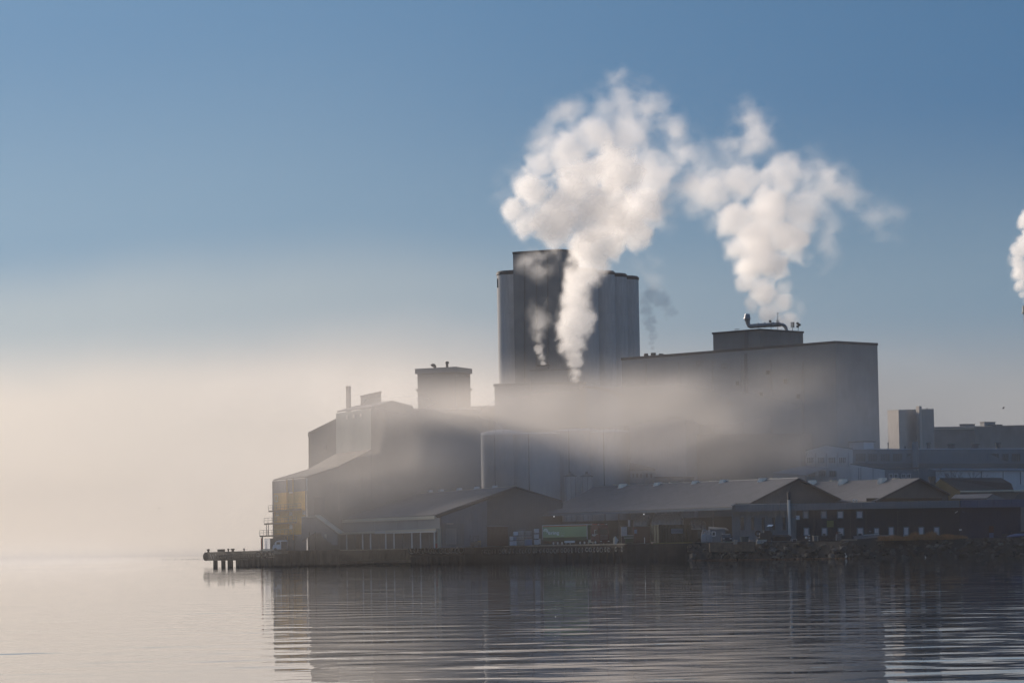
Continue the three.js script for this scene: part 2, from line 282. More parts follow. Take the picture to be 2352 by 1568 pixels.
  { const g = thing('roof_rail', at(1695, 757, 711), 'short handrail on the left part of the roof house roof', 'railing'); for (const x of [1688.5, 1691, 1693.5, 1696]) new MB().beam(at(x, 761, 711), at(x, 755.4, 711), .07).build('post', M.rail, g); new MB().beam(at(1688, 755.6, 711), at(1699, 755, 711), .07).build('handrail', M.rail, g); }
}
{ // ---- the square tower in the mist left of the silos, the link and the middle works
  const b = block('factory_tower', 'square tower with a projecting flat cap, rising from the mist left of the silos', [958.5, 739, 857], [1047, 735.5, 854], [1080, 744, 857], M.mass, M.mass, { th: .2, over: 0 });
  const cap = [[952.8, 739.2, 847], [1047.3, 734.8, 841.8], [1084.4, 744.6, 847]].map(([x, D, y]) => at(x, y, D)); cap.push(cap[0].clone().add(cap[2]).sub(cap[1]));
  new MB().loft(cap.map((p) => p.clone().add(V(0, -1.15, 0))), cap).build('cap', M.tower, b.g);
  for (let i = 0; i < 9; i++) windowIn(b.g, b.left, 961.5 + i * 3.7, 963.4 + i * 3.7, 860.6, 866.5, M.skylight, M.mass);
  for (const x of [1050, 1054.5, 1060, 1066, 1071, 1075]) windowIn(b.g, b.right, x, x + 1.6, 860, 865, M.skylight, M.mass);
  new MB().beam(at(955, 895, 739), at(961, 895, 739), .5, .35).beam(at(957, 898, 739), at(961, 898, 739), .3, .35).build('ledge', M.mass, b.g);
  new MB().beam(at(1078, 894, 744), at(1084.5, 894, 744), .5, .35).beam(at(1078, 897, 744), at(1082, 897, 744), .3, .35).build('ledge', M.mass, b.g);
  { const D = 738, g = thing('roof_vent', at(997, 846, D), 'curved gooseneck vent on the square tower cap', 'vent'); new MB().tube([[999, 846], [998.6, 841], [996.5, 838.4], [993.5, 838.4], [991.4, 841]].map(([x, y]) => at(x, y, D)), [.33, .33, .35, .38, .4], 10).build('pipe', M.darkSteel, g); }
  { const D = 738, g = thing('flue_stack', at(1026.6, 845, D), 'short flue stack on the square tower cap', 'chimney'); new MB().tube([at(1026.8, 846, D), at(1026.6, 832, D)], .3, 10).build('pipe', M.darkSteel, g); new MB().tube([at(1026.6, 834.6, D), at(1026.5, 830, D)], [.5, .36], 10).build('cowl', M.darkSteel, g); }
  block('link_building', 'low flat block joining the square tower and the middle works', [1060, 742, 934], [1120, 740, 932], [1150, 752, 933], M.mass, M.mass);
  const m = block('works_building', 'broad grey block in the mist below the silo tower', [1135.5, 735, 882], [1330, 728, 876.3], [1346, 741, 877], M.tall, M.pent);
  new MB().beam(at(1133, 885.5, 734.8), at(1137, 885.3, 734.8), .4).build('bracket', M.pent, m.g);
  seams(m.g, m.left, [1218], 872, 930, M.pent, .3, 'pipe');
  const h = block('roof_house', 'low plant room on the block below the silo tower, beside the steam', [1218, 736, 849.5], [1302, 731.5, 846.8], [1315, 738, 847.4], M.tall, M.pent, { base: 33, th: .3 });
  const v = block('roof_vent', 'small louvred outlet under the thin wisp of steam', [1235.5, 736, 838.8], [1258, 735, 837.8], [1262, 737, 838], M.pent, M.darkSteel, { base: 38, th: .2, category: 'vent' });
  { const D = 729, g = thing('roof_rail', at(1322, 877, D), 'handrail at the foot of the thick white steam', 'railing'); for (const x of [1315.5, 1320, 1324, 1328.4]) new MB().beam(at(x, 880, D), at(x, 867, D), .08).build('post', M.rail, g); for (const y of [867, 872]) new MB().beam(at(1315, y, D), at(1328.6, y + .3, D), .08).build('handrail', M.rail, g); }
  { const D = 731, g = thing('steam_stack', at(1321, 878, D), 'short wide stack giving off the thick white steam', 'chimney'); new MB().lathe(at(1321, 880, D), [[.95, 0], [.95, 1.3], [1.15, 1.3], [1.15, 1.6], [.8, 1.6], [.8, .4]], 18).build('pipe', M.steel, g); }
  { const D = 722, g = thing('conveyor_pipe', at(1345, 890, D), 'curved pipe sloping down from the block below the silos', 'pipe'); new MB().tube([[1338, 886], [1360, 889], [1382, 892], [1404, 898], [1428, 908], [1450, 920]].map(([x, y]) => at(x, y, D)), .35, 8).build('pipe', M.pent, g); }
  block('annex_building', 'tall pale clad annex between the storage tanks and the factory hall', [1447, 700, 968], [1575, 694, 963], [1607, 708, 965], M.annex, M.annex, { th: .25 });
  block('annex_building', 'dark lower annex right of the pale clad annex', [1596, 705, 998], [1840, 693, 996], [1900, 716, 997], M.mass, M.mass, { th: .25 });
}
{ // ---- the stepped works on the left
  const dw = (x) => lerp(668, 690, (x - 704) / 396), dy = (x) => lerp(680, 668, (x - 628) / 76);
  const wy = { x0: 628, D0: 680, x1: 704, D1: 668 };
  const g = thing('silo_warehouse', gp(704, 668), 'stepped warehouse with a sunlit yellow end wall on the waterfront', 'warehouse');
  const rect = (x0, x1, yl0, yr0, yl1, yr1) => [at(x0, yl1, dy(x0)), at(x1, yr1, dy(x1)), at(x1, yr0, dy(x1)), at(x0, yl0, dy(x0))];
  const low = (x) => drop(at(x, 1250, dy(x)));
  new MB().poly(rect(627.6, 704, 1104.6, 1097, 1132.7, 1126.8)).build('upper_wall', M.grayClad, g);
  // the yellow wall in panels, with raised posts between
  for (const [x0, x1] of [[627.6, 659.4], [661, 673.4], [675, 704]]) {
    const k = (x) => (x - 627.6) / 76.4, [a, b, c, d] = rect(x0, x1, lerp(1132.7, 1126.8, k(x0)) + .4, lerp(1132.7, 1126.8, k(x1)) + .4, lerp(1173, 1167, k(x0)), lerp(1173, 1167, k(x1)));
    new MB().slab([a, b, c, d], .05).build('cladding_panel', M.yellow, g);
    new MB().slab([drop(a, 5.4), drop(b, 5.4), b, a], .05).build('cladding_panel', M.yellow, g);
  }
  new MB().poly([low(627.6), low(704), at(704, 1126.8, 668.1), at(627.6, 1132.7, 680.1)]).build('wall', M.yellow, g);
  for (const x of [660.2, 674.2, 703.6, 628]) { const a = drop(at(x, 1250, dy(x) - .1), 5.3), b = at(x, lerp(1104.6, 1097, (x - 628) / 76), dy(x) - .1); new MB().beam(a, V(a.x, b.y, a.z), .28).build('post', x > 640 && x < 700 ? M.yellow : M.grayClad, g); }
  new MB().beam(at(704.3, 1098, 667.8), at(704.6, 1127, 667.8), .16).build('downpipe', M.galv, g);
  for (const [x, y] of [[634, 1176], [664.3, 1175], [695, 1173]]) windowIn(g, wy, x, x + 6.6, y, y + 7.8, M.blind, M.cream, 1);
  windowIn(g, wy, 665, 671, 1204, 1214.5, M.whitePaint, M.cream);
  windowIn(g, wy, 631, 637.5, 1138, 1151.6, M.cream, M.cream);
  new MB().beam(at(664.5, 1131.4, 673), at(671, 1130.8, 672), .2, .15).build('lamp_housing', M.whitePaint, g);
  const w2 = { x0: 690, D0: 668, x1: 704, D1: 665.8 };
  new MB().slab([drop(at(628, 1250, dy(628) - .06)), drop(at(704, 1250, dy(704) - .06)), at(704, 1226, dy(704) - .06), at(628, 1229.5, dy(628) - .06)], .05).build('base_wall', M.darkClad, g);
  // galleries along the yellow wall, sticking out over the water at the left end
  const gallery = (xa, xb, xw, ya, yb, label) => {
    const out = 1.5, pts = [at(xa, ya, dy(xa) - 2.2), at(xb, yb, dy(xb) - 2.2), at(xb, yb, dy(xb)), at(xa, ya, dy(xa))];
    const q = new THREE.Group(); q.name = 'gallery'; g.add(q); originOf.set(q, originOf.get(g)); tag(q, label);
    const up = (p, h) => p.clone().add(V(0, h, 0));
    new MB().loft(pts.map((p) => up(p, -.32)), pts).build('deck', M.wood, q);
    const n = Math.round((xb - xa) / 9), rail = new MB();
    for (let i = 0; i <= n; i++) { const p = pts[0].clone().lerp(pts[1], i / n); rail.beam(p, up(p, 1.05), .08); }
    rail.beam(pts[0], pts[0].clone().lerp(pts[3], 1), .06); for (const h of [.55, 1.05]) { rail.beam(up(pts[0], h), up(pts[1], h), .07); rail.beam(up(pts[0], h), up(pts[3], h), .07); }
    for (const t of [.35, .7]) { const p = pts[0].clone().lerp(pts[3], t); rail.beam(p, up(p, 1.05), .07); }
    rail.build('railing', M.rail, q);
  };
  gallery(616, 691, 627, 1172.5, 1167.5, 'top gallery with railing');
  gallery(606, 681, 627, 1201.5, 1197.8, 'middle gallery with railing');
  gallery(595.8, 672, 627, 1229.5, 1226.8, 'lowest gallery with railing');
  for (const x of [611.5, 616]) new MB().beam(at(x, 1203, dy(x) - 1), at(x, 1230, dy(x) - 1), .14).build('strut', M.rail, g);
  for (const x of [602, 656, 676]) new MB().beam(drop(at(x, 1262, dy(x) - 2)), at(x, 1230, dy(x) - 2), .3).build('column', M.pile, g);
  // dark long wall with its raking top, two roof slopes, light upper block, grey rear block
  const P = (x, y, D) => at(x, y, D);
  const e0 = P(703.8, 1096.5, 668), e1 = P(777, 1073.5, dw(777)), e2 = P(852, 1034.8, dw(852)), f0 = P(627, 1103.8, 680), f1 = P(709, 1079, 689.5), f2 = P(771.5, 1044.5, 688);
  const wEnd = gp(1104, 690);
  new MB().poly([drop(e0), drop(P(777, 1100, dw(777))), e1, e0]).poly([drop(e1), drop(e2), e2, e1]).poly([drop(e2), wEnd, P(1104, 945, 690), P(951, 939, dw(951)), P(947.7, 935, dw(948)), P(901, 923, dw(901)), P(852, 937.4, dw(852)), e2]).build('long_wall', M.mass, g);
  new MB().slab([e0, e1, f1, f0], .25, UP).build('lower_roof', M.roofTan, g);
  new MB().slab([e1, e2, f2, f1], .25, UP).build('upper_roof', M.roofTan, g);
  const lb = { x0: 771.5, D0: 688, x1: 852, D1: dw(852) };
  const L0 = P(771.5, 1046, 688), L1 = P(852, 1036, dw(852) - .05), L2 = P(852, 937.4, dw(852) - .05), L3 = P(771.5, 949, 688);
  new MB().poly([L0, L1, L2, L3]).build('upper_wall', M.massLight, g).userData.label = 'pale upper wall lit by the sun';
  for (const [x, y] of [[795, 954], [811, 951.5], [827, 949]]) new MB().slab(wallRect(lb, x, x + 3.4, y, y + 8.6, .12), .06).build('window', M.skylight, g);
  const back1 = P(901, 923, dw(901)), back2 = P(820, 934, dw(852) + 22), rf = [P(774, 946.8, 690), L2.clone().add(V(0, .05, 0)), back1, back2];
  new MB().slab(rf, .3, UP).build('roof', M.grayClad, g);
  new MB().slab([back1, P(947.7, 935, dw(948)), P(870, 945, dw(948) + 24), back2], .3, UP).build('roof', M.grayClad, g);
  const k0 = P(709.2, 1080, 701), k1 = P(772, 1046, 691), k2 = P(772, 964.2, 691), k3 = P(709.2, 996, 701);
  new MB().poly([drop(k0), drop(k1), k2, k3]).build('rear_wall', M.back, g);
  new MB().slab([P(706.8, 996.2, 700.6), P(772, 963.8, 690.6), P(800, 962, 715), P(740, 990, 722)], .3, UP).build('rear_roof', M.back, g);
  new MB().tube([P(707.5, 997, 700.4), P(708, 1000, 700.4), P(709.4, 1003, 700.5), P(709.6, 1078, 700.7)], .13, 6).build('downpipe', M.rail, g);
  new MB().slab([P(745, 1032, 694.6), P(750, 1032, 693.8), P(750, 1021, 693.8), P(745, 1021, 694.6)], .15).build('hatch', M.darkClad, g);
  const hh = block('roof_hut', 'stair hut with sloping top on the misty stepped warehouse roof', [828, 692, 909.5], [845, 689, 905], [875, 697, 898.4], M.back, M.darkSteel, { base: 28, th: .2 });
  { const c = block('brick_chimney', 'square chimney standing alone in the mist at far left of the roofs', [794, 695, 887], [801.5, 693, 886.6], [805.4, 697, 887], M.back, M.back, { base: 28, th: .2, over: .02, category: 'chimney' }); }
  for (const [x, y, k] of [[994, 1061, 9], [1010, 1061, 9], [1025, 1061, 9], [976, 1116, 11], [996, 1116, 11], [1016, 1116, 11], [1034, 1116, 9], [1005, 1020, 8], [1022, 1020, 8], [1060, 1090, 8], [930, 1116, 10]]) windowIn(g, { x0: 704, D0: 668, x1: 1100, D1: 690 }, x, x + k, y, y + k * 1.3, M.paneDark, M.mass);
  new MB().slab(wallRect({ x0: 704, D0: 668, x1: 1100, D1: 690 }, 722, 745, 1142, 1182, .05), .06).build('door', M.darkClad, g);
}
block('mill_building', 'flat-topped grey block in the mist between the stepped warehouse and the storage tanks', [949, 688, 938.5], [1088, 691, 940], [1103, 712, 938], M.mass, M.mass, { th: .2 });
{ // ---- storage tanks
  const tank = (x, D, R, y, dome, label, name = 'storage_tank') => {
    const top = at(x, y, D), r = R * D / F, h = top.y - G, dh = dome * D / F, g = thing(name, drop(top), label, 'tank');
    new MB().lathe(drop(top), [[r, 0], [r, h]], 72).build('shell', M.tank, g);
    const cap = []; for (let i = 0; i <= 8; i++) cap.push([r * Math.cos(i / 8 * Math.PI / 2) + (i ? 0 : .12), h + dh * Math.sin(i / 8 * Math.PI / 2)]);
    new MB().lathe(drop(top), [[r + .12, h - .25], ...cap], 72).build('lid', M.tank, g);
    const rail = new MB(), n = 20; for (let i = 0; i < n; i++) { const a = i / n * 2 * Math.PI, p = V(top.x + (r - .2) * Math.cos(a), top.y, top.z + (r - .2) * Math.sin(a)), b = a + 2 * Math.PI / n, q = V(top.x + (r - .2) * Math.cos(b), top.y + 1.1, top.z + (r - .2) * Math.sin(b)); rail.beam(p, p.clone().add(V(0, 1.1, 0)), .06); rail.beam(p.clone().add(V(0, 1.1, 0)), q, .05); }
    rail.build('railing', M.rail, g);
    const lx = top.x - r * .35, lz = top.z + r * .95, lad = new MB(); lad.beam(V(lx, G, lz), V(lx, top.y, lz), .25, .12); lad.build('ladder', M.rail, g);
    return g;
  };
  tank(1156, 716, 57, 999, 12.5, 'domed pale storage tank, leftmost of the big tanks');
  tank(1232, 700, 53, 997, 4, 'pale storage tank with a bright sunlit left edge, second from left');
  tank(1325, 712, 57, 990, 5, 'widest pale storage tank, directly behind the two small silos');
  tank(1401, 708, 46, 993, 6, 'rightmost pale storage tank beside the clad annex');
  const small = (x, label) => { const D = 690, top = at(x, 1093, D), r = 14 * D / F, h = top.y - G, g = thing('small_silo', drop(top), label, 'silo'); new MB().lathe(drop(top), [[r, 0], [r, h]], 32).build('shell', M.tank, g); new MB().lathe(drop(top), [[r + .1, h - .15], [r + .1, h], [.3, h + .55], [.3, h + .9], [0, h + .95]], 32).build('roof', M.darkSteel, g); for (let i = 0; i < 3; i++) { const a = .6 + i * .9; new MB().beam(V(top.x + r * Math.cos(a), G, top.z + r * Math.sin(a)), V(top.x + r * Math.cos(a), top.y, top.z + r * Math.sin(a)), .12).build('rib', M.steel, g); } };
  small(1310, 'small steel silo with a cone roof behind the warehouse ridge, left of two');
  small(1348, 'small steel silo with a cone roof behind the warehouse ridge, right of two');
  const hs = block('small_house', 'small house with a dark lean roof beside the rightmost tank', [1447, 676, 1078], [1478, 674, 1078], [1504, 680, 1078], M.slate, M.darkClad, { th: .2 });
  { const g = hs.g; new MB().slab([at(1446, 1079, 675.5), at(1506, 1079.5, 679), at(1502, 1076, 688), at(1447, 1063, 688)], .2, UP).build('roof', M.brownRoof, g); for (let i = 0; i < 3; i++) windowIn(g, hs.left, 1452 + i * 9, 1457.5 + i * 9, 1086.5, 1097, M.paneDark, M.slate); for (let i = 0; i < 2; i++) windowIn(g, hs.right, 1483 + i * 10, 1488.5 + i * 10, 1086.5, 1097, M.paneDark, M.slate); }
  block('store_building', 'low dark store behind the long warehouse ridge', [1505, 676, 1095], [1570, 674, 1095], [1594, 680, 1095.5], M.darkClad, M.darkSteel, { th: .2 });
}

// ------------------------------------------------------------------ warehouses
function skylightOn(name, g, x, y, D, w, m) { // a low domed rooflight on a ridge
  const c = at(x, y, D), k = w * D / F; const a = new MB();
  const lo = [[-1, 0], [-.15, .9], [1, .35], [.2, -.6]].map(([i, j]) => V(c.x + i * k / 2, c.y - .12, c.z + j * k / 2)), hi = lo.map((p) => p.clone().lerp(c, .25).add(V(0, .75, 0)));
  a.loft(lo.map((p) => p.clone().add(V(0, -.5, 0))), lo).loft(lo, hi).build(name, m, g);
}
{ // ---- the left warehouse with an open bay on posts
  const g = thing('quay_warehouse', gp(1000, 641), 'left warehouse with an open bay of posts below its long roof', 'warehouse');
  const R0 = at(932, 1138, 688), R1 = at(1184.7, 1118.5, 650), E0 = at(760, 1194, 677), E1 = at(1000, 1184, 641);
  new MB().slab([E0, E1, R1, R0], .22, UP).build('roof', M.shedRoof, g);
  const B1 = at(1292, 1151.5, 663), B0 = B1.clone().add(R0).sub(R1);
  new MB().slab([R0, R1, B1, B0], .22, UP).build('rear_roof', M.shedRoof, g);
  new MB().slab([at(744, 1187, 690), at(760, 1194, 678), at(932, 1139, 690), at(872, 1139.5, 706)], .2, UP).build('lean_roof', M.brownRoof, g);
  new MB().beam(E0.clone().add(V(0, -.35, 0)), E1.clone().add(V(0, -.35, 0)), .55, .62).build('gutter', M.cream, g).userData.label = 'sunlit eaves gutter';
  new MB().beam(E1, R1, .35, .4).build('verge', M.darkSteel, g);
  const we = { x0: 760, D0: 677, x1: 1000, D1: 641 };
  const band = (x0, x1, yl0, yr0, yl1, yr1) => [at(x0, yl1, lerp(677, 641, (x0 - 760) / 240)), at(x1, yr1, lerp(677, 641, (x1 - 760) / 240)), at(x1, yr0, lerp(677, 641, (x1 - 760) / 240)), at(x0, yl0, lerp(677, 641, (x0 - 760) / 240))];
  for (let i = 0; i < 5; i++) { const x0 = 762 + i * 50, x1 = Math.min(x0 + 49.6, 1011), t = (x) => (x - 762) / 238; new MB().slab(band(x0, x1, lerp(1200.5, 1189.5, t(x0)), lerp(1200.5, 1189.5, t(x1)), lerp(1225, 1215, t(x0)), lerp(1225, 1215, t(x1))), .12).build('wall_panel', M.paleClad, g); }
  // canopy edge, hanging clutter and posts
  const c0 = at(778, 1225.5, 673), c1 = at(1003, 1215.5, 640); new MB().beam(c0, c1, .5, .45).build('canopy_edge', M.cream, g);
  const c2 = at(862, 1223, 660), c3 = at(1001, 1219, 640.5); new MB().beam(c2, c3, .3, .5).build('pipe_run', M.galv, g);
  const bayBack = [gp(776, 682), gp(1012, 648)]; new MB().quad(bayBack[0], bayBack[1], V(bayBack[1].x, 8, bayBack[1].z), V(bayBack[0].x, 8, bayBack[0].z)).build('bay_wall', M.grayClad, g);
  [796, 815, 833, 851, 870, 886, 905, 925, 946, 966, 986, 998].forEach((x, i) => { const D = lerp(677, 641, (x - 760) / 240) - .4, a = gp(x, D); const b = V(a.x, at(x, 1222, D).y, a.z); new MB().beam(a, b, .26).build('post', i % 3 == 1 ? M.rail : M.galv, g); });
  new MB().slab([gp(1005, 640.5), gp(1011, 641.5), V(gp(1011, 641.5).x, 7.2, gp(1011, 641.5).z), V(gp(1005, 640.5).x, 7.2, gp(1005, 640.5).z)], .15).build('corner_board', M.cream, g);
  // end wall: blue-grey near part, dark open gable behind
  const wg = { x0: 1000, D0: 641, x1: 1184.7, D1: 650 }, q = (x, y) => at(x, y, lerp(641, 650, (x - 1000) / 184.7) + .25), ql = (x) => drop(q(x, 1250));
  new MB().slab([ql(1012), ql(1117), q(1117, 1148.6), q(1012, 1186)], .3).build('end_wall', M.gableBlue, g);
  const qi = (x, y) => at(x, y, lerp(641, 650, (x - 1000) / 184.7) + 1.6), qil = (x) => drop(qi(x, 1250));
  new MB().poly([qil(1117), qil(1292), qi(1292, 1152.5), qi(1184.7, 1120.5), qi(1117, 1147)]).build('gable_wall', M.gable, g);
  new MB().slab(wallRect(wg, 1015.5, 1065, 1201.5, 1252, .2), .1).build('roller_door', M.darkClad, g);
  new MB().slab(wallRect(wg, 1024, 1048, 1213, 1250, .33), .05).build('door_leaf', M.grayClad, g);
  new MB().beam(at(1026, 1202.3, 640.8), at(1041, 1202.3, 641.6), .12).build('door_lamp', M.cream, g);
  new MB().slab(wallRect(wg, 1118, 1166, 1208, 1253, -.9), .1).build('roller_door', M.rust, g);
  new MB().beam(at(1117, 1208, 646.2), at(1168, 1208, 649.5), .25).build('lintel', M.gableBlue, g);
  // rooflights along the ridge
  [[937, 1136.5], [987, 1132.5], [1013, 1131], [1055, 1128], [1095, 1125], [1137, 1122.5]].forEach(([x, y]) => skylightOn('rooflight', g, x, y, lerp(688, 650, (x - 932) / 252.7), 16, M.galv));
  new MB().beam(R0.clone().add(V(0, .22, 0)), R1.clone().add(V(0, .22, 0)), .3, .12).build('ridge_cap', M.cream, g);
}
{ // ---- the enclosed sloping conveyor beside the yellow wall
  const D = 662, g = thing('conveyor_house', gp(735, D), 'grey sloping conveyor housing between the yellow wall and the left warehouse', 'conveyor');
  const front = [[692, 1243], [701, 1236], [722, 1224], [737, 1224], [738, 1230], [760, 1247], [760, 1251], [775, 1251], [775, 1228], [724, 1186], [692, 1187.7]].map(([x, y]) => at(x, y, D));
  const s = new THREE.Shape(front.map((p) => new THREE.Vector2(p.x, p.y))), eg = new THREE.ExtrudeGeometry(s, { depth: 2.4, bevelEnabled: false }); eg.translate(0, 0, -D - 2.4);
  new MB().geo(eg).build('housing', M.grayClad, g);
  new MB().slab([at(723, 1185.6, D - .2), at(777.5, 1226, D - .2), at(790, 1225, D + 5), at(735, 1184.6, D + 5)], .2, UP).build('roof', M.cream, g);
  new MB().beam(at(692, 1187.3, D - .1), at(724, 1185.8, D - .1), .3, .2).build('coping', M.cream, g);
  new MB().beam(at(739, 1229, D - .3), at(756, 1245, D - .3), .3).build('brace', M.grayClad, g);
  new MB().slab([[745, 1237], [749.8, 1237], [749.8, 1226.5], [745, 1226.5]].map(([x, y]) => at(x, y, D)), .1).build('door', M.cream, g);
  for (const x of [710, 724]) new MB().beam(drop(at(x, 1258, D)), at(x, 1222, D), .2).build('column', M.pile, g);
}
function ridgeShed(name, label, R0, R1, E0, E1, right, wallM, roofM, o = {}) {
  const g = thing(name, drop(E1), label, 'warehouse');
  new MB().slab([E0, E1, R1, R0], .22, UP).build('roof', roofM, g);
  const rl = right.clone().add(R0).sub(R1); new MB().slab([R0, R1, right, rl], .22, UP).build('rear_roof', roofM, g);
  const inn = (p) => p.clone().add(R0.clone().sub(R1).normalize().multiplyScalar(.5)).add(V(0, -.1, 0));
  new MB().poly([drop(inn(E1)), drop(inn(right)), inn(right), inn(R1), inn(E1)]).build('gable_wall', wallM, g);
  new MB().beam(E1, R1, .3, .36).beam(R1, right, .3, .36).build('verge', M.darkSteel, g);
  return g;
}
{ // ---- the long middle warehouse with an open front
  const R0 = at(1367, 1119.6, 665), R1 = at(1835, 1100, 600), E0 = at(1264, 1172, 660), E1 = at(1724, 1157, 595), right = at(1938.5, 1151.4, 612);
  const g = ridgeShed('long_warehouse', 'long middle warehouse with a wide grey roof and an open loading front', R0, R1, E0, E1, right, M.gable, M.shedRoof2);
  new MB().slab([at(1170, 1185.5, 668), at(1682, 1166.8, 588), at(1690, 1158.8, 596), E0.clone().add(V(0, .02, .1))], .3, UP).build('canopy_roof', M.shedRoof2, g);
  new MB().beam(at(1170, 1186, 667.8), at(1682, 1167.6, 587.8), .25, .4).build('canopy_edge', M.fascia, g);
  new MB().beam(E0.clone().add(V(0, .15, .2)), E1.clone().add(V(0, .15, .2)), .16, .14).build('gutter', M.grayClad, g);
  new MB().beam(R0.clone().add(V(0, .25, 0)), R1.clone().add(V(0, .25, 0)), .3, .1).build('ridge_cap', M.galv, g);
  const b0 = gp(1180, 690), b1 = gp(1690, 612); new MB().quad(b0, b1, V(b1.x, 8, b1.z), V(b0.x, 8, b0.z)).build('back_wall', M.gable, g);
  [[1186, 672], [1222.7, 664], [1423, 632], [1640, 600]].forEach(([x, D]) => { const a = gp(x, D); new MB().beam(a, V(a.x, at(x, 1182 - (x - 1170) * .036, D).y, a.z), .24).build('post', M.grayClad, g); });
  [[1398, 1118.6], [1431, 1117.2], [1512, 1114], [1599, 1110.4], [1663, 1107.6], [1752, 1104.4]].forEach(([x, y]) => x > 1400 && skylightOn('rooflight', g, x, y + 1.6, lerp(665, 600, (x - 1367) / 468) - 2, 24, M.skylight));
  [[1416, 1115], [1545, 1109.5], [1638, 1106.5], [1777, 1100.8]].forEach(([x, y]) => { const c = at(x, y, lerp(665, 600, (x - 1367) / 468) + 2); new MB().box(c.x, c.y, c.z, 1.2, .5, .9, .5).build('ridge_vent', M.cream, g); });
  // lit lamps under the canopy
  [[1272.6, 1186, 'white floodlight glowing under the canopy above the green trailer'], [1479, 1180.6, 'white floodlight glowing under the canopy above the bulk bags']].forEach(([x, y, label]) => {
    const D = lerp(668, 588, (x - 1170) / 512) + 1, c = at(x, y, D), f = thing('floodlight', c, label, 'lamp');
    new MB().box(c.x, c.y + .12, c.z - .12, .3, .25, .2).build('housing', M.darkSteel, f);
    const lamp = new THREE.Mesh(new THREE.SphereGeometry(.11, 12, 8), new THREE.MeshStandardMaterial({ color: 0xffffff, emissive: 0xf4f6ff, emissiveIntensity: .8 })); lamp.name = 'lamp_lens'; f.add(lamp);
    const l = new THREE.PointLight(0xf4f6ff, .12); l.position.set(0, 0, 0.05); l.castShadow = true; f.add(l); l.name = 'lamp_glow';
  });
}
{ // ---- the right warehouse
  const R0 = at(1850, 1110, 640), R1 = at(2113.8, 1100.2, 602), E0 = at(1800, 1158, 634), E1 = at(2012, 1152, 594), right = at(2182, 1135, 612);
  const g = ridgeShed('gabled_warehouse', 'right grey-roofed warehouse behind the dark blue front building', R0, R1, E0, E1, right, M.gable, M.shedRoof2);
  [[1866, 1109], [1937, 1106.5], [2028, 1104]].forEach(([x, y]) => skylightOn('rooflight', g, x, y + 1.4, lerp(640, 602, (x - 1850) / 264) - 2, 24, M.skylight));
  [[1914.5, 1105.5], [2059, 1100.4]].forEach(([x, y]) => { const c = at(x, y, lerp(640, 602, (x - 1850) / 264) + 2); new MB().box(c.x, c.y, c.z, 1.2, .5, .9, .5).build('ridge_vent', M.cream, g); });
}
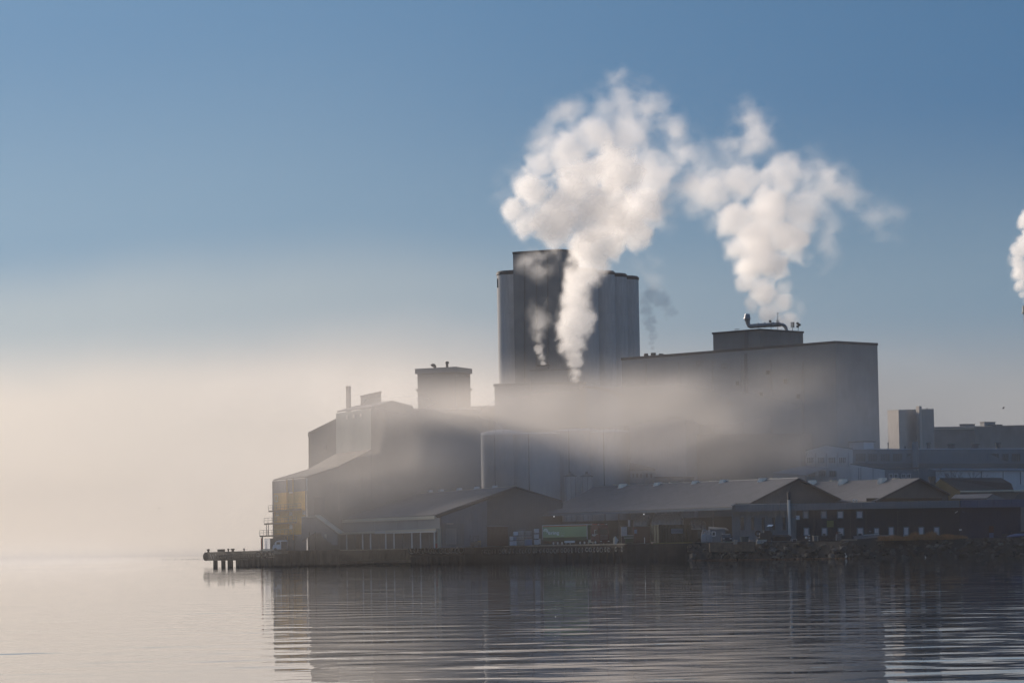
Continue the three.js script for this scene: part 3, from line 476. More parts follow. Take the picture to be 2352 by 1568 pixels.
{ // ---- the dark blue front building
  const g = thing('quay_office', gp(2205.5, 585), 'long dark blue flat-roofed building along the rocky shore', 'building');
  const wl = { x0: 1683, D0: 592, x1: 2205.5, D1: 585 }, wr = { x0: 2205.5, D0: 585, x1: 2346, D1: 591 };
  const y0 = (x) => x < 1990 ? lerp(1159, 1153.6, (x - 1679) / 311) : lerp(1153.6, 1148.6, (x - 1990) / 215), yb = (x) => x < 1990 ? lerp(1175.6, 1168.3, (x - 1679) / 311) : lerp(1168.3, 1165.3, (x - 1990) / 215);
  const wallTo = (w, x0, x1, m, back = 0) => { const [a, b, c, d] = wallRect(w, x0, x1, 1170, 1252, -back); new MB().quad(drop(a), drop(b), V(c.x, 9, c.z), V(d.x, 9, d.z)).build('wall', m, g); };
  wallTo(wl, 1685, 1830, M.slate, .5); wallTo(wl, 1830, 1990, M.navy); wallTo(wl, 1990, 2205.5, M.navy, .05); wallTo(wr, 2205.5, 2346, M.navyBlue);
  for (let i = 0; i < 14; i++) { const x0 = lerp(1679, 2205.5, i / 14), x1 = lerp(1679, 2205.5, (i + 1) / 14), d = (x) => lerp(592, 585, (x - 1683) / 522.5) - .5; new MB().slab([at(x0, yb(x0), d(x0)), at(x1 - .5, yb(x1), d(x1)), at(x1 - .5, y0(x1), d(x1)), at(x0, y0(x0), d(x0))], .3).build('fascia_panel', M.fascia, g); }
  for (let i = 0; i < 5; i++) { const x0 = lerp(2205.5, 2400, i / 5), x1 = lerp(2205.5, 2400, (i + 1) / 5), d = (x) => lerp(585, 593, (x - 2205.5) / 190) - .5, y = (x) => lerp(1148.6, 1145, (x - 2205.5) / 190), yy = (x) => lerp(1165.3, 1164, (x - 2205.5) / 190); new MB().slab([at(x0, yy(x0), d(x0)), at(x1 - .5, yy(x1), d(x1)), at(x1 - .5, y(x1), d(x1)), at(x0, y(x0), d(x0))], .3).build('fascia_panel', M.fasciaBlue, g); }
  const rt = [at(1679, 1159.5, 591.6), at(2205.5, 1149, 584.6), at(2400, 1145.4, 592.6), at(2400, 1147, 612), at(1720, 1158.5, 604)]; new MB().poly(rt).build('roof', M.darkSteel, g);
  new MB().beam(at(1679, 1158.8, 591.2), at(1812, 1156.4, 589.6), .12, .1).build('coping', M.galv, g);
  new MB().beam(drop(at(1684, 1250, 591.8)), at(1683, 1175, 591.8), .22).build('corner_post', M.slate, g);
  for (const [x0, x1] of [[1700, 1711], [1725, 1734], [1749, 1758], [1773.6, 1782.5], [1797, 1806.6]]) windowIn(g, { ...wl, D0: 592.5, D1: 585.5 }, x0, x1, 1186.6, 1218.4, M.paneDark, M.slate);
  for (const [x0, x1] of [[1845.7, 1857], [1886.8, 1899], [1924, 1937.4], [1968, 1982]]) { windowIn(g, wl, x0, x1, 1173.5, 1190, rnd() < .5 ? M.blind : M.blindGrey, M.fascia); const w = windowIn(g, wl, x0 + 1.5, x1 + 1.5, 1212, 1229.4, rnd() < .6 ? M.blind : M.blindGrey, M.fascia); if (rnd() < .6) { const [p, q, r, t] = wallRect(wl, x0 + 4, x1 - 2, 1225, 1229, .16); new MB().slab([p, q, r, t], .03).build('sill_clutter', M.darkSteel, w); } }
  for (const [x0, x1] of [[2042, 2053.4], [2076.5, 2088], [2111, 2122.6], [2146, 2158]]) { windowIn(g, wl, x0, x1, 1210.3, 1229, M.blind, M.fascia); const [a, b] = wallRect(wl, x0 - 1, x1 + 1, 1229, 1230, .15); new MB().beam(a, b, .2, .1).build('sill', M.whiteTrim, g); }
  const door = new MB().slab(wallRect(wl, 2008, 2020, 1211.4, 1236, .12), .08).build('door', M.slate, g);
  new MB().slab(wallRect(wl, 2010, 2014.6, 1214, 1224, .22), .03).slab(wallRect(wl, 2015.4, 2018.6, 1214, 1224, .22), .03).build('door_pane', M.blind, door);
  { const [a, b, c, d] = wallRect(wl, 1900, 1915.4, 1195.4, 1210.3, .14); new MB().slab([a, b, c, d], .04).build('sign', M.sign, g); }
  { const [a, b, c, d] = wallRect(wl, 1996.5, 2002, 1217.5, 1222.5, .14); panel(a, b, c, d, mat(1, 1, 1, { map: print(64, 64, (x) => { x.fillStyle = '#3a4148'; x.fillRect(0, 0, 64, 64); x.fillStyle = '#aab'; x.font = 'bold 52px sans-serif'; x.fillText('43', 2, 50); }) }), 'number_plate', g); }
  new MB().slab(wallRect(wr, 2272.5, 2283, 1208, 1223, .12), .08).build('door', M.rust, g);
  new MB().slab(wallRect(wr, 2273, 2282.5, 1223.5, 1238, .12), .08).build('door', M.blue, g);
  new MB().beam(at(2194.6, 1177.6, 583.8), at(2200.5, 1174, 583.6), .2, .1).build('wall_lamp', M.galv, g);
  new MB().beam(at(2211, 1174, 584), at(2216.5, 1176.5, 584), .2, .1).build('wall_lamp', M.fasciaBlue, g);
  new MB().box(at(2207, 1216.5, 584.4).x, at(2207, 1216.5, 584.4).y, at(2207, 1216.5, 584.4).z, .45, .3, .2).build('lamp_box', M.galv, g);
  { const c = at(1833, 1188.5, 587.6); new MB().box(c.x, c.y, c.z, .65, .75, .4).build('meter_box', M.whiteTrim, g); }
  for (const x of [1870.5, 1954, 1990, 2063]) { const [a, , , d] = wallRect(wl, x, x + 1, 1172, 1250, .06); new MB().beam(a, d, .14).build('downpipe', M.darkSteel, g); }
  const pv = thing('roof_parapet', at(2078, 1151, 592), 'low black screen on the roof in front of the right gable', 'screen'); new MB().slab([at(1991, 1151.5, 596), at(2165, 1149, 594), at(2165, 1143.6, 594), at(1991, 1143.8, 596)], .4).build('panel', M.black, pv);
  [[1961.5, 1150], [1968, 1150.2]].forEach(([x, y], i) => { const c = at(x, y + 4, 594), f = thing('roof_vent', c, i ? 'right one of two tiny twin cowls on the blue building roof' : 'left one of two tiny twin cowls on the blue building roof', 'vent'); new MB().lathe(c, [[.14, 0], [.14, .35], [.22, .35], [.2, .55], [0, .6]], 10).build('cowl', M.galv, f); });
}
{ // ---- flue pipe in front of the blue building
  const D = 584, g = thing('flue_pipe', gp(1814, D), 'tall steel pipe with a dark cap rising in front of the blue building', 'chimney');
  const b = gp(1815, D), t = at(1811, 1131, D); t.x = b.x; new MB().tube([b, t], .24, 12).build('pipe', M.galv, g);
  new MB().lathe(V(t.x, t.y - 1.3, t.z), [[.3, 0], [.3, 1.3], [.36, 1.35], [0, 1.5]], 12).build('cap', M.darkSteel, g);
  for (const y of [1160, 1187]) { const p = at(1813, y, D); new MB().beam(p, p.clone().add(V(1.6, 0, -3)), .1).build('bracket', M.darkSteel, g); }
}
{ // ---- the pale office building up the slope
  const D = 690, g = thing('white_office', gp(1958, 686), 'pale two-storey office building with a shallow gable and a long window wing', 'building');
  const wf = { x0: 1842.8, D0: 697, x1: 1958.8, D1: 690 }, ww = { x0: 1958.8, D0: 690, x1: 2420, D1: 704 };
  const f = (x, y) => at(x, y, lerp(697, 690, (x - 1842.8) / 116)), w = (x, y) => at(x, y, lerp(690, 704, (x - 1958.8) / 461));
  new MB().poly([drop(f(1842.8, 1110)), drop(f(1958.8, 1110)), f(1958.8, 1032), f(1898, 1023), f(1842.8, 1038)]).build('gable_wall', M.white, g);
  new MB().quad(drop(w(1958.8, 1100)), drop(w(2420, 1100)), w(2420, 1031), w(1958.8, 1032)).build('wing_wall', M.slate, g);
  new MB().slab([f(1842, 1037.6), f(1898, 1022.4), f(1898, 1022.4).add(V(6, 0, -30)), f(1842, 1037.6).add(V(6, 0, -30))], .18, UP).slab([f(1898, 1022.4), f(1960, 1031.4), f(1960, 1031.4).add(V(6, 0, -30)), f(1898, 1022.4).add(V(6, 0, -30))], .18, UP).build('roof', M.shedRoof2, g);
  new MB().slab([w(1959, 1031.5), w(2420, 1030.5), w(2420, 1022.5).add(V(0, 0, -26)), w(1975, 1023).add(V(0, 0, -26))], .12, UP).build('wing_roof', mat(.55, .6, .72, { roughness: .35 }), g);
  for (const x of [1861.5, 1886.5, 1911.5, 1935.6]) windowIn(g, wf, x - 8.5, x + 8.5, 1049.5, 1064, M.paneDark, M.whiteTrim, 3);
  for (const x of [1865.5, 1889, 1913]) windowIn(g, wf, x - 8, x + 8, 1081.5, 1093.5, M.paneDark, M.slate, 2);
  for (const x of [1853, 1874, 1899, 1924, 1949]) { const [a, , , d] = wallRect(wf, x, x + 1, 1040, 1072, .05); new MB().beam(a, d, .12).build('wall_seam', M.slate, g); }
  for (const [a, b] of [[1966, 1989], [1994.5, 2016], [2023, 2045], [2051, 2073], [2083, 2094], [2113, 2130], [2191, 2215], [2221, 2242], [2249, 2268.5], [2275, 2295.6], [2303, 2317.5], [2325, 2345]]) windowIn(g, ww, a, b, 1041, 1060, M.paneDark, M.slate, 3);
  new MB().slab(wallRect(ww, 1959, 2352, 1064, 1074, .2), .2).build('dark_band', M.darkClad, g);
  // front annexes
  const an = { x0: 1956, D0: 684, x1: 2033, D1: 679 }, a = (x, y) => at(x, y, lerp(684, 679, (x - 1956) / 77));
  new MB().poly([drop(a(1956, 1110)), drop(a(2033, 1110)), a(2033, 1079), a(1956, 1067)]).build('annex_wall', M.white, g);
  const rb = at(2110, 1082, 684); new MB().quad(drop(a(2033, 1110)), drop(rb), rb, a(2033, 1079)).build('annex_wall', M.slate, g);
  new MB().slab([a(1954, 1066.6), a(2034, 1078.6), at(2112, 1076, 686), at(1980, 1064.5, 690)], .2, UP).build('annex_roof', M.brownRoof, g);
  for (const x of [2043, 2055, 2072, 2084]) windowIn(g, { x0: 2033, D0: 679, x1: 2110, D1: 684 }, x, x + 8, 1088, 1097.5, M.paneDark, M.white, 1);
  for (const x of [1973, 1978, 2006]) { const [p, , , q] = wallRect(an, x, x + 1, 1073, 1106, .06); new MB().beam(p, q, .12).build('downpipe', M.slate, g); }
  new MB().slab([at(1775, 1087, 689), at(1850, 1092, 687), at(1905, 1075, 690), at(1843, 1071, 694)], .15, UP).build('porch_roof', M.slate, g);
  new MB().beam(at(1924, 1075.4, 688), at(1960, 1074.4, 686), .9, .25).build('canopy', M.white, g);
  new MB().quad(drop(at(1776, 1100, 689)), drop(at(1850, 1100, 687.4)), at(1850, 1092, 687.4), at(1776, 1087, 689)).build('porch_wall', M.slate, g);
  const l = { x0: 2215, D0: 676, x1: 2420, D1: 683 }; { const [p, q, r, s] = wallRect(l, 2150, 2420, 1082, 1110); new MB().quad(drop(p), drop(q), r, s).build('lower_wall', M.white, g); const [t, u] = wallRect(l, 2148, 2420, 1080, 1081.5, .4); new MB().slab([t, u, u.clone().add(V(0, .6, -10)), t.clone().add(V(0, .6, -10))], .2, UP).build('lower_roof', M.slate, g); }
  for (const x of [2255, 2305, 2345]) { const [p, , , q] = wallRect(l, x, x + 1, 1083, 1112, .06); new MB().beam(p, q, .14).build('wall_seam', M.darkClad, g); }
  { const p = w(2096, 1072), c = block('chimney_block', 'square clad chimney rising against the office wing', [2095.5, 693, 1013], [2106, 692, 1012.6], [2110, 694.5, 1013], M.slate, M.darkSteel, { category: 'chimney', th: .15, over: .02 }); }
  const post = (x, y0, y1, r, label, m = M.darkSteel) => { const Dp = 712, f = thing('roof_vent', at(x, y1, Dp), label, 'vent'), b = at(x, y1, Dp); new MB().lathe(b, [[r, -.4], [r, (y1 - y0) * Dp / F * .7], [r * 1.35, (y1 - y0) * Dp / F * .7], [r * 1.35, (y1 - y0) * Dp / F], [0, (y1 - y0) * Dp / F + .05]], 12).build('cowl', m, f); };
  post(2041, 1016, 1030, .1, 'thin pipe on the office wing roof, leftmost of its vents'); post(2080, 1025, 1031, .14, 'short bent vent left of the clad chimney');
  post(2134, 1016, 1029, .38, 'thick roof vent right of the clad chimney'); post(2187, 1020, 1026, .75, 'low wide roof vent in the middle of the office wing'); post(2241, 1019.5, 1026, .75, 'low wide roof vent further right on the office wing'); post(2294, 1016, 1029, .5, 'tall roof vent near the right end of the office wing');
  block('roof_house', 'low pale hut with a flat lid just behind the office gable', [1951, 706, 1014], [1985, 704, 1012], [2007, 708, 1012.4], M.white, M.brownRoof, { base: 18, th: .3, over: .4 });
}
{ // ---- far buildings in the haze
  const b = block('concrete_tower', 'beige concrete tower far off right of the factory hall', [2039, 900, 942], [2064.6, 885, 941.4], [2110, 912, 940], M.beige, M.beige, { th: .2, over: .05 });
  block('concrete_tower', 'right half of the far beige tower with a stair head on top', [2104.7, 898, 933], [2112, 895, 932.6], [2117.6, 900, 933], M.beige, M.beige, { th: .2, over: .02 });
  block('concrete_tower', 'plain right bay of the far beige tower', [2109.6, 903, 939.6], [2113, 902, 939.4], [2145.6, 925, 939], conc(.3), M.beige, { th: .2, over: .05 });
  for (const y of [1036 - 42, 1036 - 66 - 28]) windowIn(b.g, b.right, 2086, 2096, y + 6, y + 15, M.paneDark, M.beige, 1);
  const l = block('long_hall', 'long low grey hall on the far right skyline', [2120, 930, 981], [2240, 927, 980.5], [2480, 985, 973], conc(.24), M.pent, { th: .3 });
  new MB().beam(at(2147, 984.5, 928.5), at(2240, 984.2, 926.5), .3, .35).build('coping', M.cream, l.g);
  block('roof_house', 'left box on the roof of the long far hall', [2205, 938, 974], [2225, 936, 973.4], [2240, 942, 973.6], conc(.3), M.pent, { base: 28, th: .2 });
  block('roof_house', 'taller middle box on the roof of the long far hall', [2251.8, 945, 969.4], [2262, 942, 968.6], [2287, 952, 968.8], conc(.36), M.pent, { base: 28, th: .2 });
  block('roof_house', 'right flat box on the roof of the long far hall', [2270, 942, 975], [2290, 940, 974.6], [2303, 946, 974.8], conc(.26), M.pent, { base: 28, th: .2 });
  { const D = 820, g = thing('tall_chimney', gp(2354, D), 'slim pale chimney at the right edge of the picture, steaming', 'chimney'), t = at(2356, 702, D), b0 = drop(t); new MB().tube([b0, V(b0.x, t.y - 2, b0.z)], .5, 16).build('shaft', M.beige, g); new MB().lathe(V(b0.x, t.y - 2, b0.z), [[.5, 0], [.95, 0], [.95, .35], [.75, .35], [.72, 2], [.55, 2], [.5, 1]], 16).build('head', M.cream, g); }
}
{ // ---- low houses right of the right warehouse
  const g = thing('small_house', gp(2207, 640), 'house with a brown hipped roof and a dull yellow gable', 'house');
  const q = (x, y, D) => at(x, y, D), a = q(2160, 1100, 648), L = q(2142, 1116, 656), R = q(2208, 1130, 640), r1 = q(2301, 1100, 655), h = q(2324, 1113, 650), e = q(2330, 1129, 648);
  new MB().poly([drop(L), drop(R), R, a, L]).build('gable_wall', mat(.2, .16, .085, { map: sheetMap }), g);
  new MB().slab([a, R, e, h, r1], .25, UP).build('roof', M.brownRoof, g);
  new MB().quad(drop(R), drop(e), e, R).build('wall', M.grayClad, g);
  const s = thing('low_shed', gp(2282, 612), 'low shed with a pale roof behind the blue building', 'shed');
  new MB().slab([at(2185, 1147, 612), at(2267, 1146, 608), at(2282.7, 1135.6, 615), at(2195, 1137.5, 624)], .2, UP).build('roof', M.shedRoof2, s);
  new MB().poly([drop(at(2268, 1150, 608)), drop(at(2308, 1150, 614)), at(2308, 1144.5, 614), at(2282.7, 1136, 611), at(2268, 1146, 608)]).build('gable_wall', M.paleClad, s);
  const b = thing('flat_shed', gp(2280, 628), 'flat brown-grey shed roof below the brown hipped roof', 'shed');
  new MB().slab([at(2206, 1130.5, 628), at(2420, 1126.6, 632), at(2420, 1126, 640), at(2206, 1129.6, 640)], .2, UP).build('roof', M.cream, b); const p0 = at(2206, 1131.5, 629), p1 = at(2420, 1128, 633); new MB().quad(drop(p0), drop(p1), p1, p0).build('wall', M.grayClad, b);
  const c = thing('storage_tent', gp(2352, 600), 'rounded grey storage tent at the right edge above the blue building', 'tent'), pr = []; for (let i = 0; i <= 10; i++) { const t = i / 10 * Math.PI; pr.push([2362 - 30 * Math.cos(t), 1148 - 20 * Math.sin(t)]); }
  new MB().loft(pr.map(([x, y]) => at(x, y, 600)), pr.map(([x, y]) => at(x, y, 615))).build('cover', M.shedRoof2, c);
  { const D = 628, v = thing('stone_chimney', gp(2142, D), 'stubby pale-topped chimney beside the yellow gable', 'chimney'); const p = at(2142, 1094, D); new MB().lathe(drop(p), [[.6, 0], [.6, p.y - G - .6], [.72, p.y - G - .6], [.72, p.y - G], [0, p.y - G]], 14).build('shaft', mat(.2, .17, .15, { map: dirt }), v); }
}
// ------------------------------------------------------------------ bare trees in front of the office wing
function bareTree(x, D, H, label) {
  const base = gp(x, D), g = thing('bare_tree', base, label, 'tree', undefined), tr = new MB(), tw = new MB();
  const grow = (p, d, len, r, k) => { const q = p.clone().addScaledVector(d, len); (k < 2 ? tr : tw).tube([p, q], [r, r * .68], k < 2 ? 7 : 3); if (k >= 7) return; const n = k < 1 ? 4 : 2 + (rnd() < .45 ? 1 : 0); for (let i = 0; i < n; i++) { const e = d.clone().add(V(rr(-1, 1), rr(-.25, .75), rr(-1, 1)).multiplyScalar(.62)).normalize(); grow(k < 1 ? p.clone().lerp(q, rr(.55, 1)) : q, e, len * rr(.62, .86), r * .64, k + 1); } };
  grow(base, V(rr(-.05, .05), 1, 0), H * .26, H * .022, 0);
  tr.build('trunk', M.bark, g); tw.build('crown', mat(.13, .085, .065), g);
}
bareTree(2152, 664, 15, 'bare brown tree in front of the clad chimney, left of two');
bareTree(2205, 662, 15.5, 'bare brown tree further right in front of the office wing');

// ------------------------------------------------------------------ quays and shore
{ // middle dock
  const L = [[1064, 668], [1150, 654], [1250, 638], [1350, 622], [1445, 606]].map(([x, D]) => gp(x, D));
  const g = thing('dock', L[4].clone(), 'long timber dock hung with tyres below the green trailer', 'dock');
  const out = L[0].clone().sub(L[4]).normalize().cross(UP).multiplyScalar(1), n = out.z > 0 ? out : out.negate();
  const f = (p, h, k) => V(p.x, h, p.z).addScaledVector(n, k);
  for (let i = 0; i < 4; i++) new MB().loft([f(L[i], 2.50, 1), f(L[i + 1], 2.50, 1), f(L[i + 1], 3.04, 1), f(L[i], 3.04, 1)], [f(L[i], 2.50, -.5), f(L[i + 1], 2.50, -.5), f(L[i + 1], 3.04, -.5), f(L[i], 3.04, -.5)]).build('fender_beam', M.wood, g);
  new MB().loft([f(L[0], 3.05, .9), f(L[4], 3.05, .9), f(L[4], 3.32, .9), f(L[0], 3.32, .9)], [f(L[0], 3.05, .5), f(L[4], 3.05, .5), f(L[4], 3.32, .5), f(L[0], 3.32, .5)]).build('kerb', M.kerb, g);
  for (let i = 0; i <= 26; i++) { const p = L[0].clone().lerp(L[4], i / 26); new MB().beam(f(p, -1, .3), f(p, 2.50, .3), .35).build('pile', i % 5 == 1 ? M.wood : M.pile, g); }
  new MB().quad(f(L[0], -1, -.45), f(L[4], -1, -.45), f(L[4], 2.50, -.45), f(L[0], 2.50, -.45)).build('back_wall', M.pile, g);
  const D = (x) => lerp(668, 606, (x - 1064) / 381) - 2.9;
  globalThis.dockD = D;
}
const tyre0 = (() => { const m = new THREE.Mesh(new THREE.TorusGeometry(.46, .14, 8, 22), M.rubber); m.castShadow = m.receiveShadow = true; m.name = 'tyre'; return m; })();
const tyreInner = new THREE.Mesh(new THREE.TorusGeometry(.38, .045, 6, 22), mat(.42, .42, .4, { roughness: .4 })); tyreInner.name = 'rim_bead'; tyreInner.position.z = .1; tyre0.add(tyreInner);
{
  const dirMid = gp(1445, 606).sub(gp(1064, 668)), ryMid = Math.atan2(-dirMid.z, dirMid.x);
  let first = true;
  const hang = (x, y, D, s, ry, label, group) => { const t = first ? tyre0 : tyre0.clone(); first = false; t.name = numbered('tyre'); t.position.copy(at(x, y, D)); t.rotation.set(0, ry + rr(-.25, .25), rr(-.06, .06)); t.scale.setScalar(s); t.userData = {}; tag(t, label, 'tyre', group); scene.add(t); };
  const z1 = [-68, -30, 2, 37, 85, 132, 205, 255, 305, 360, 415, 470, 525, 570, 620, 668, 735, 780, 843, 900, 950, 1008, 1068, 1120, 1175, 1230, 1283, 1335, 1395, 1447, 1500, 1567, 1622, 1685, 1740, 1795, 1860, 1913, 2025, 2120];
  for (const z of z1) { const x = 1119.7 + .14648 * z; hang(x, lerp(1267.5, 1261, (x - 1110) / 330) + rr(-.8, .8), dockD(x), rr(.9, 1.12), ryMid, 'black tyre hung as a fender on the long dock below the green trailer', 'tyres along the long middle dock'); }
  const z2 = [865, 970, 1055, 1135, 1215, 1325, 1390, 1480, 1560, 1630, 1715, 1795, 1870, 1950, 2030];
  const d2 = gp(1066, 648).sub(gp(944, 664)), ry2 = Math.atan2(-d2.z, d2.x) + .5;
  for (const z of z2) { const x = 861.3 + .09766 * z; hang(x, 1263 + rr(-1, 1.6), lerp(664, 648, (x - 944) / 122) - .7, rr(1.3, 1.55), ry2, 'large tyre hung on the short dock left of the long one', 'large tyres on the short dock'); }
  for (let i = 0; i < 22; i++) { const x = 500 + i * 5.4; hang(x, lerp(1279.5, 1275, i / 21), lerp(716, 690, i / 21) - 2.2, rr(.8, .95), .8, 'small dark tyre hung along the left pier', 'small tyres along the pier'); }
  scene.children.filter((o) => o.userData.group === 'small tyres along the pier').forEach((o) => o.clear());
  [[607, 1273], [618, 1272], [628, 1271.5], [592, 1274]].forEach(([x, y]) => hang(x, y, 684, 1.1, .6, 'bigger tyre where the pier meets the quay', 'bigger tyres at the root of the pier'));
  { const t = new THREE.Mesh(new THREE.TorusGeometry(.5, .42, 10, 20), M.rubber); t.name = numbered('tyre'); t.position.copy(at(472, 1278, 716)); t.rotation.y = 1.2; tag(t, 'fat tyre at the very tip of the left pier', 'tyre'); scene.add(t); }
}
{ // short dock
  const g = thing('dock', gp(1066, 650), 'short dock hung with large tyres in front of the roller door', 'dock');
  const A = gp(944, 664), B = gp(1066, 648); for (let i = 0; i < 3; i++) new MB().loft([A.clone().lerp(B, i / 3), A.clone().lerp(B, (i + 1) / 3), A.clone().lerp(B, (i + 1) / 3).add(V(2, 0, -8)), A.clone().lerp(B, i / 3).add(V(2, 0, -8))].map((p) => V(p.x, 1.60, p.z)), [A.clone().lerp(B, i / 3), A.clone().lerp(B, (i + 1) / 3), A.clone().lerp(B, (i + 1) / 3).add(V(2, 0, -8)), A.clone().lerp(B, i / 3).add(V(2, 0, -8))].map((p) => V(p.x, 3.50, p.z))).build('fender_beam', M.wood, g);
  for (let i = 0; i <= 12; i++) { const p = A.clone().lerp(B, i / 12); new MB().beam(V(p.x, -1, p.z - .6), V(p.x, 1.4, p.z - .6), .36).build('pile', i % 2 ? M.wood : M.pile, g); }
  new MB().quad(V(A.x, -1, A.z - 2), V(B.x, -1, B.z - 2), V(B.x, 1.3, B.z - 2), V(A.x, 1.3, A.z - 2)).build('back_wall', M.pile, g);
}
{ // bank between the quay and the short dock
  const A = gp(779, 704), B = gp(944, 688), f = (p, h, k) => V(p.x, h, p.z + k), b = new MB(), n = 40;
  for (let i = 0; i < n; i++) for (const [h0, k0, h1, k1] of [[3.10, -.5, 2.90, .6], [2.90, .6, .75, 2.2]]) { const p = A.clone().lerp(B, i / n), q = A.clone().lerp(B, (i + 1) / n), j = (s) => .25 * perlin.noise(s * 1.7, h0 * 3, 1); b.quad(f(p, h1, k1 + j(i)), f(q, h1, k1 + j(i + 1)), f(q, h0, k0 + j(i)), f(p, h0, k0 + j(i + 1))); }
  tag(b.build('bank', M.bank), 'dark overgrown bank below the post bay', null, null, 'structure');
  const e = thing('concrete_ledge', f(B, .5, 2.5), 'pale concrete ledge just above the water below the post bay', 'ledge');
  new MB().loft([f(A, .2, 2), f(B, .2, 2), f(B, .2, 3.2), f(A, .2, 3.2)], [f(A, .75, 2), f(B, .75, 2), f(B, .75, 3.2), f(A, .75, 3.2)]).build('slab', M.kerb, e);
  const kb = thing('kerb_strip', f(B, 2.6, .5), 'pale kerb along the foot of the post bay', 'kerb'); new MB().loft([f(A, 3.05, .1), f(B, 3.05, .1), f(B, 3.05, .55), f(A, 3.05, .55)], [f(A, 3.55, .1), f(B, 3.55, .1), f(B, 3.55, .55), f(A, 3.55, .55)]).build('kerb', M.kerb, kb);
  for (let i = 0; i < 9; i++) { const p = f(A.clone().lerp(B, i / 8), 0, 2.6); new MB().beam(V(p.x, -1, p.z), V(p.x, .3, p.z), .3).build('pile', M.pile, e); }
}
{ // sheet-piled quay and the open pier at its left
  const g = thing('quay_wall', gp(778, 668), 'dark sheet-piled quay in front of the yellow-walled warehouse', 'quay');
  const A = gp(630, 684), B = gp(779, 667), n = 60;
  for (let i = 0; i < n; i++) { const p = A.clone().lerp(B, i / n), q = A.clone().lerp(B, (i + 1) / n), k = i % 2 ? .28 : 0; new MB().loft([p, q, q.clone().add(V(0, 0, -1)), p.clone().add(V(0, 0, -1))].map((v) => V(v.x, -1.5, v.z - k)), [p, q, q.clone().add(V(0, 0, -1)), p.clone().add(V(0, 0, -1))].map((v) => V(v.x, 3.05 + (i < 14 ? -.4 : .1), v.z - k))).build('sheet_pile', M.sheetPile, g); }
  new MB().beam(V(A.x, 2.80, A.z + .1), V(lerp(A.x, B.x, .22), 2.80, lerp(A.z, B.z, .22) + .1), .5, .7).build('capping', M.kerb, g);
  const p = thing('pier', gp(550, 706), 'low dark pier on stout piles reaching into the mist at the left', 'pier');
  const P0 = gp(469, 721), P1 = gp(640, 686), h = (t) => lerp(3.10, 3.30, t);
  for (let i = 0; i < 6; i++) { const a = P0.clone().lerp(P1, i / 6), b = P0.clone().lerp(P1, (i + 1) / 6); new MB().loft([V(a.x, 1.25, a.z), V(b.x, 1.25, b.z), V(b.x, 1.25, b.z - 5), V(a.x, 1.25, a.z - 5)], [V(a.x, h(i / 6), a.z), V(b.x, h((i + 1) / 6), b.z), V(b.x, h((i + 1) / 6), b.z - 5), V(a.x, h(i / 6), a.z - 5)]).build('deck_section', M.pile, p); }
  for (const [x0, x1] of [[487, 497.5], [505.5, 515.5], [520, 533]]) { const a = gp((x0 + x1) / 2, lerp(721, 686, (x0 - 469) / 171)), r = (x1 - x0) / 2 * 714 / F; new MB().lathe(V(a.x, -1.5, a.z - 1.6), [[r, 0], [r, 3.20]], 14).build('pile', M.pile, p); }
  for (let i = 0; i < 13; i++) { const a = gp(544 + i * 6.5, lerp(705, 688, i / 12)); new MB().lathe(V(a.x, -1.5, a.z - .8 - (i % 2)), [[.42, 0], [.42, 3.20]], 10).build('pile', M.pile, p); }
  { const a = gp(541, 708), b = gp(640, 687); new MB().quad(V(a.x, -1, a.z - 4), V(b.x, -1, b.z - 4), V(b.x, 1.3, b.z - 4), V(a.x, 1.3, a.z - 4)).build('back_wall', M.pile, p); }
  const bollard = (x, y, D, w, label) => { const c = at(x, y, D), f = thing('bollard', c, label, 'bollard'); new MB().lathe(V(c.x, 3.10, c.z), [[w * .35, 0], [w * .3, .35], [w * .5, .45], [w * .5, .65], [0, .72]], 12).build('post', M.pile, f); };
  bollard(478, 1268, 716, .7, 'mooring bollard nearest the tip of the pier'); bollard(524, 1266, 708, .5, 'small mooring bollard halfway along the pier'); bollard(534, 1265, 706, .9, 'stout mooring bollard halfway along the pier'); bollard(560, 1264, 702, .4, 'small bollard near the root of the pier');
  { const c = at(507.5, 1267.5, 711), f = thing('deck_box', c, 'flat dark box lying on the pier deck', 'box'); new MB().box(c.x, 3.40, c.z, 1.6, .5, 1).box(c.x, 3.68, c.z, 1.7, .06, 1.1).build('box', M.pile, f); }
  const ch = new MB(); for (let i = 0; i < 26; i++) { const x = 476 + i * 6, a = at(x, 1272 + (i % 3), lerp(719, 690, i / 26) - .5); ch.beam(a, a.clone().add(V(.3, -.9, 0)), .05); } ch.build('chains', M.galv, p);
}
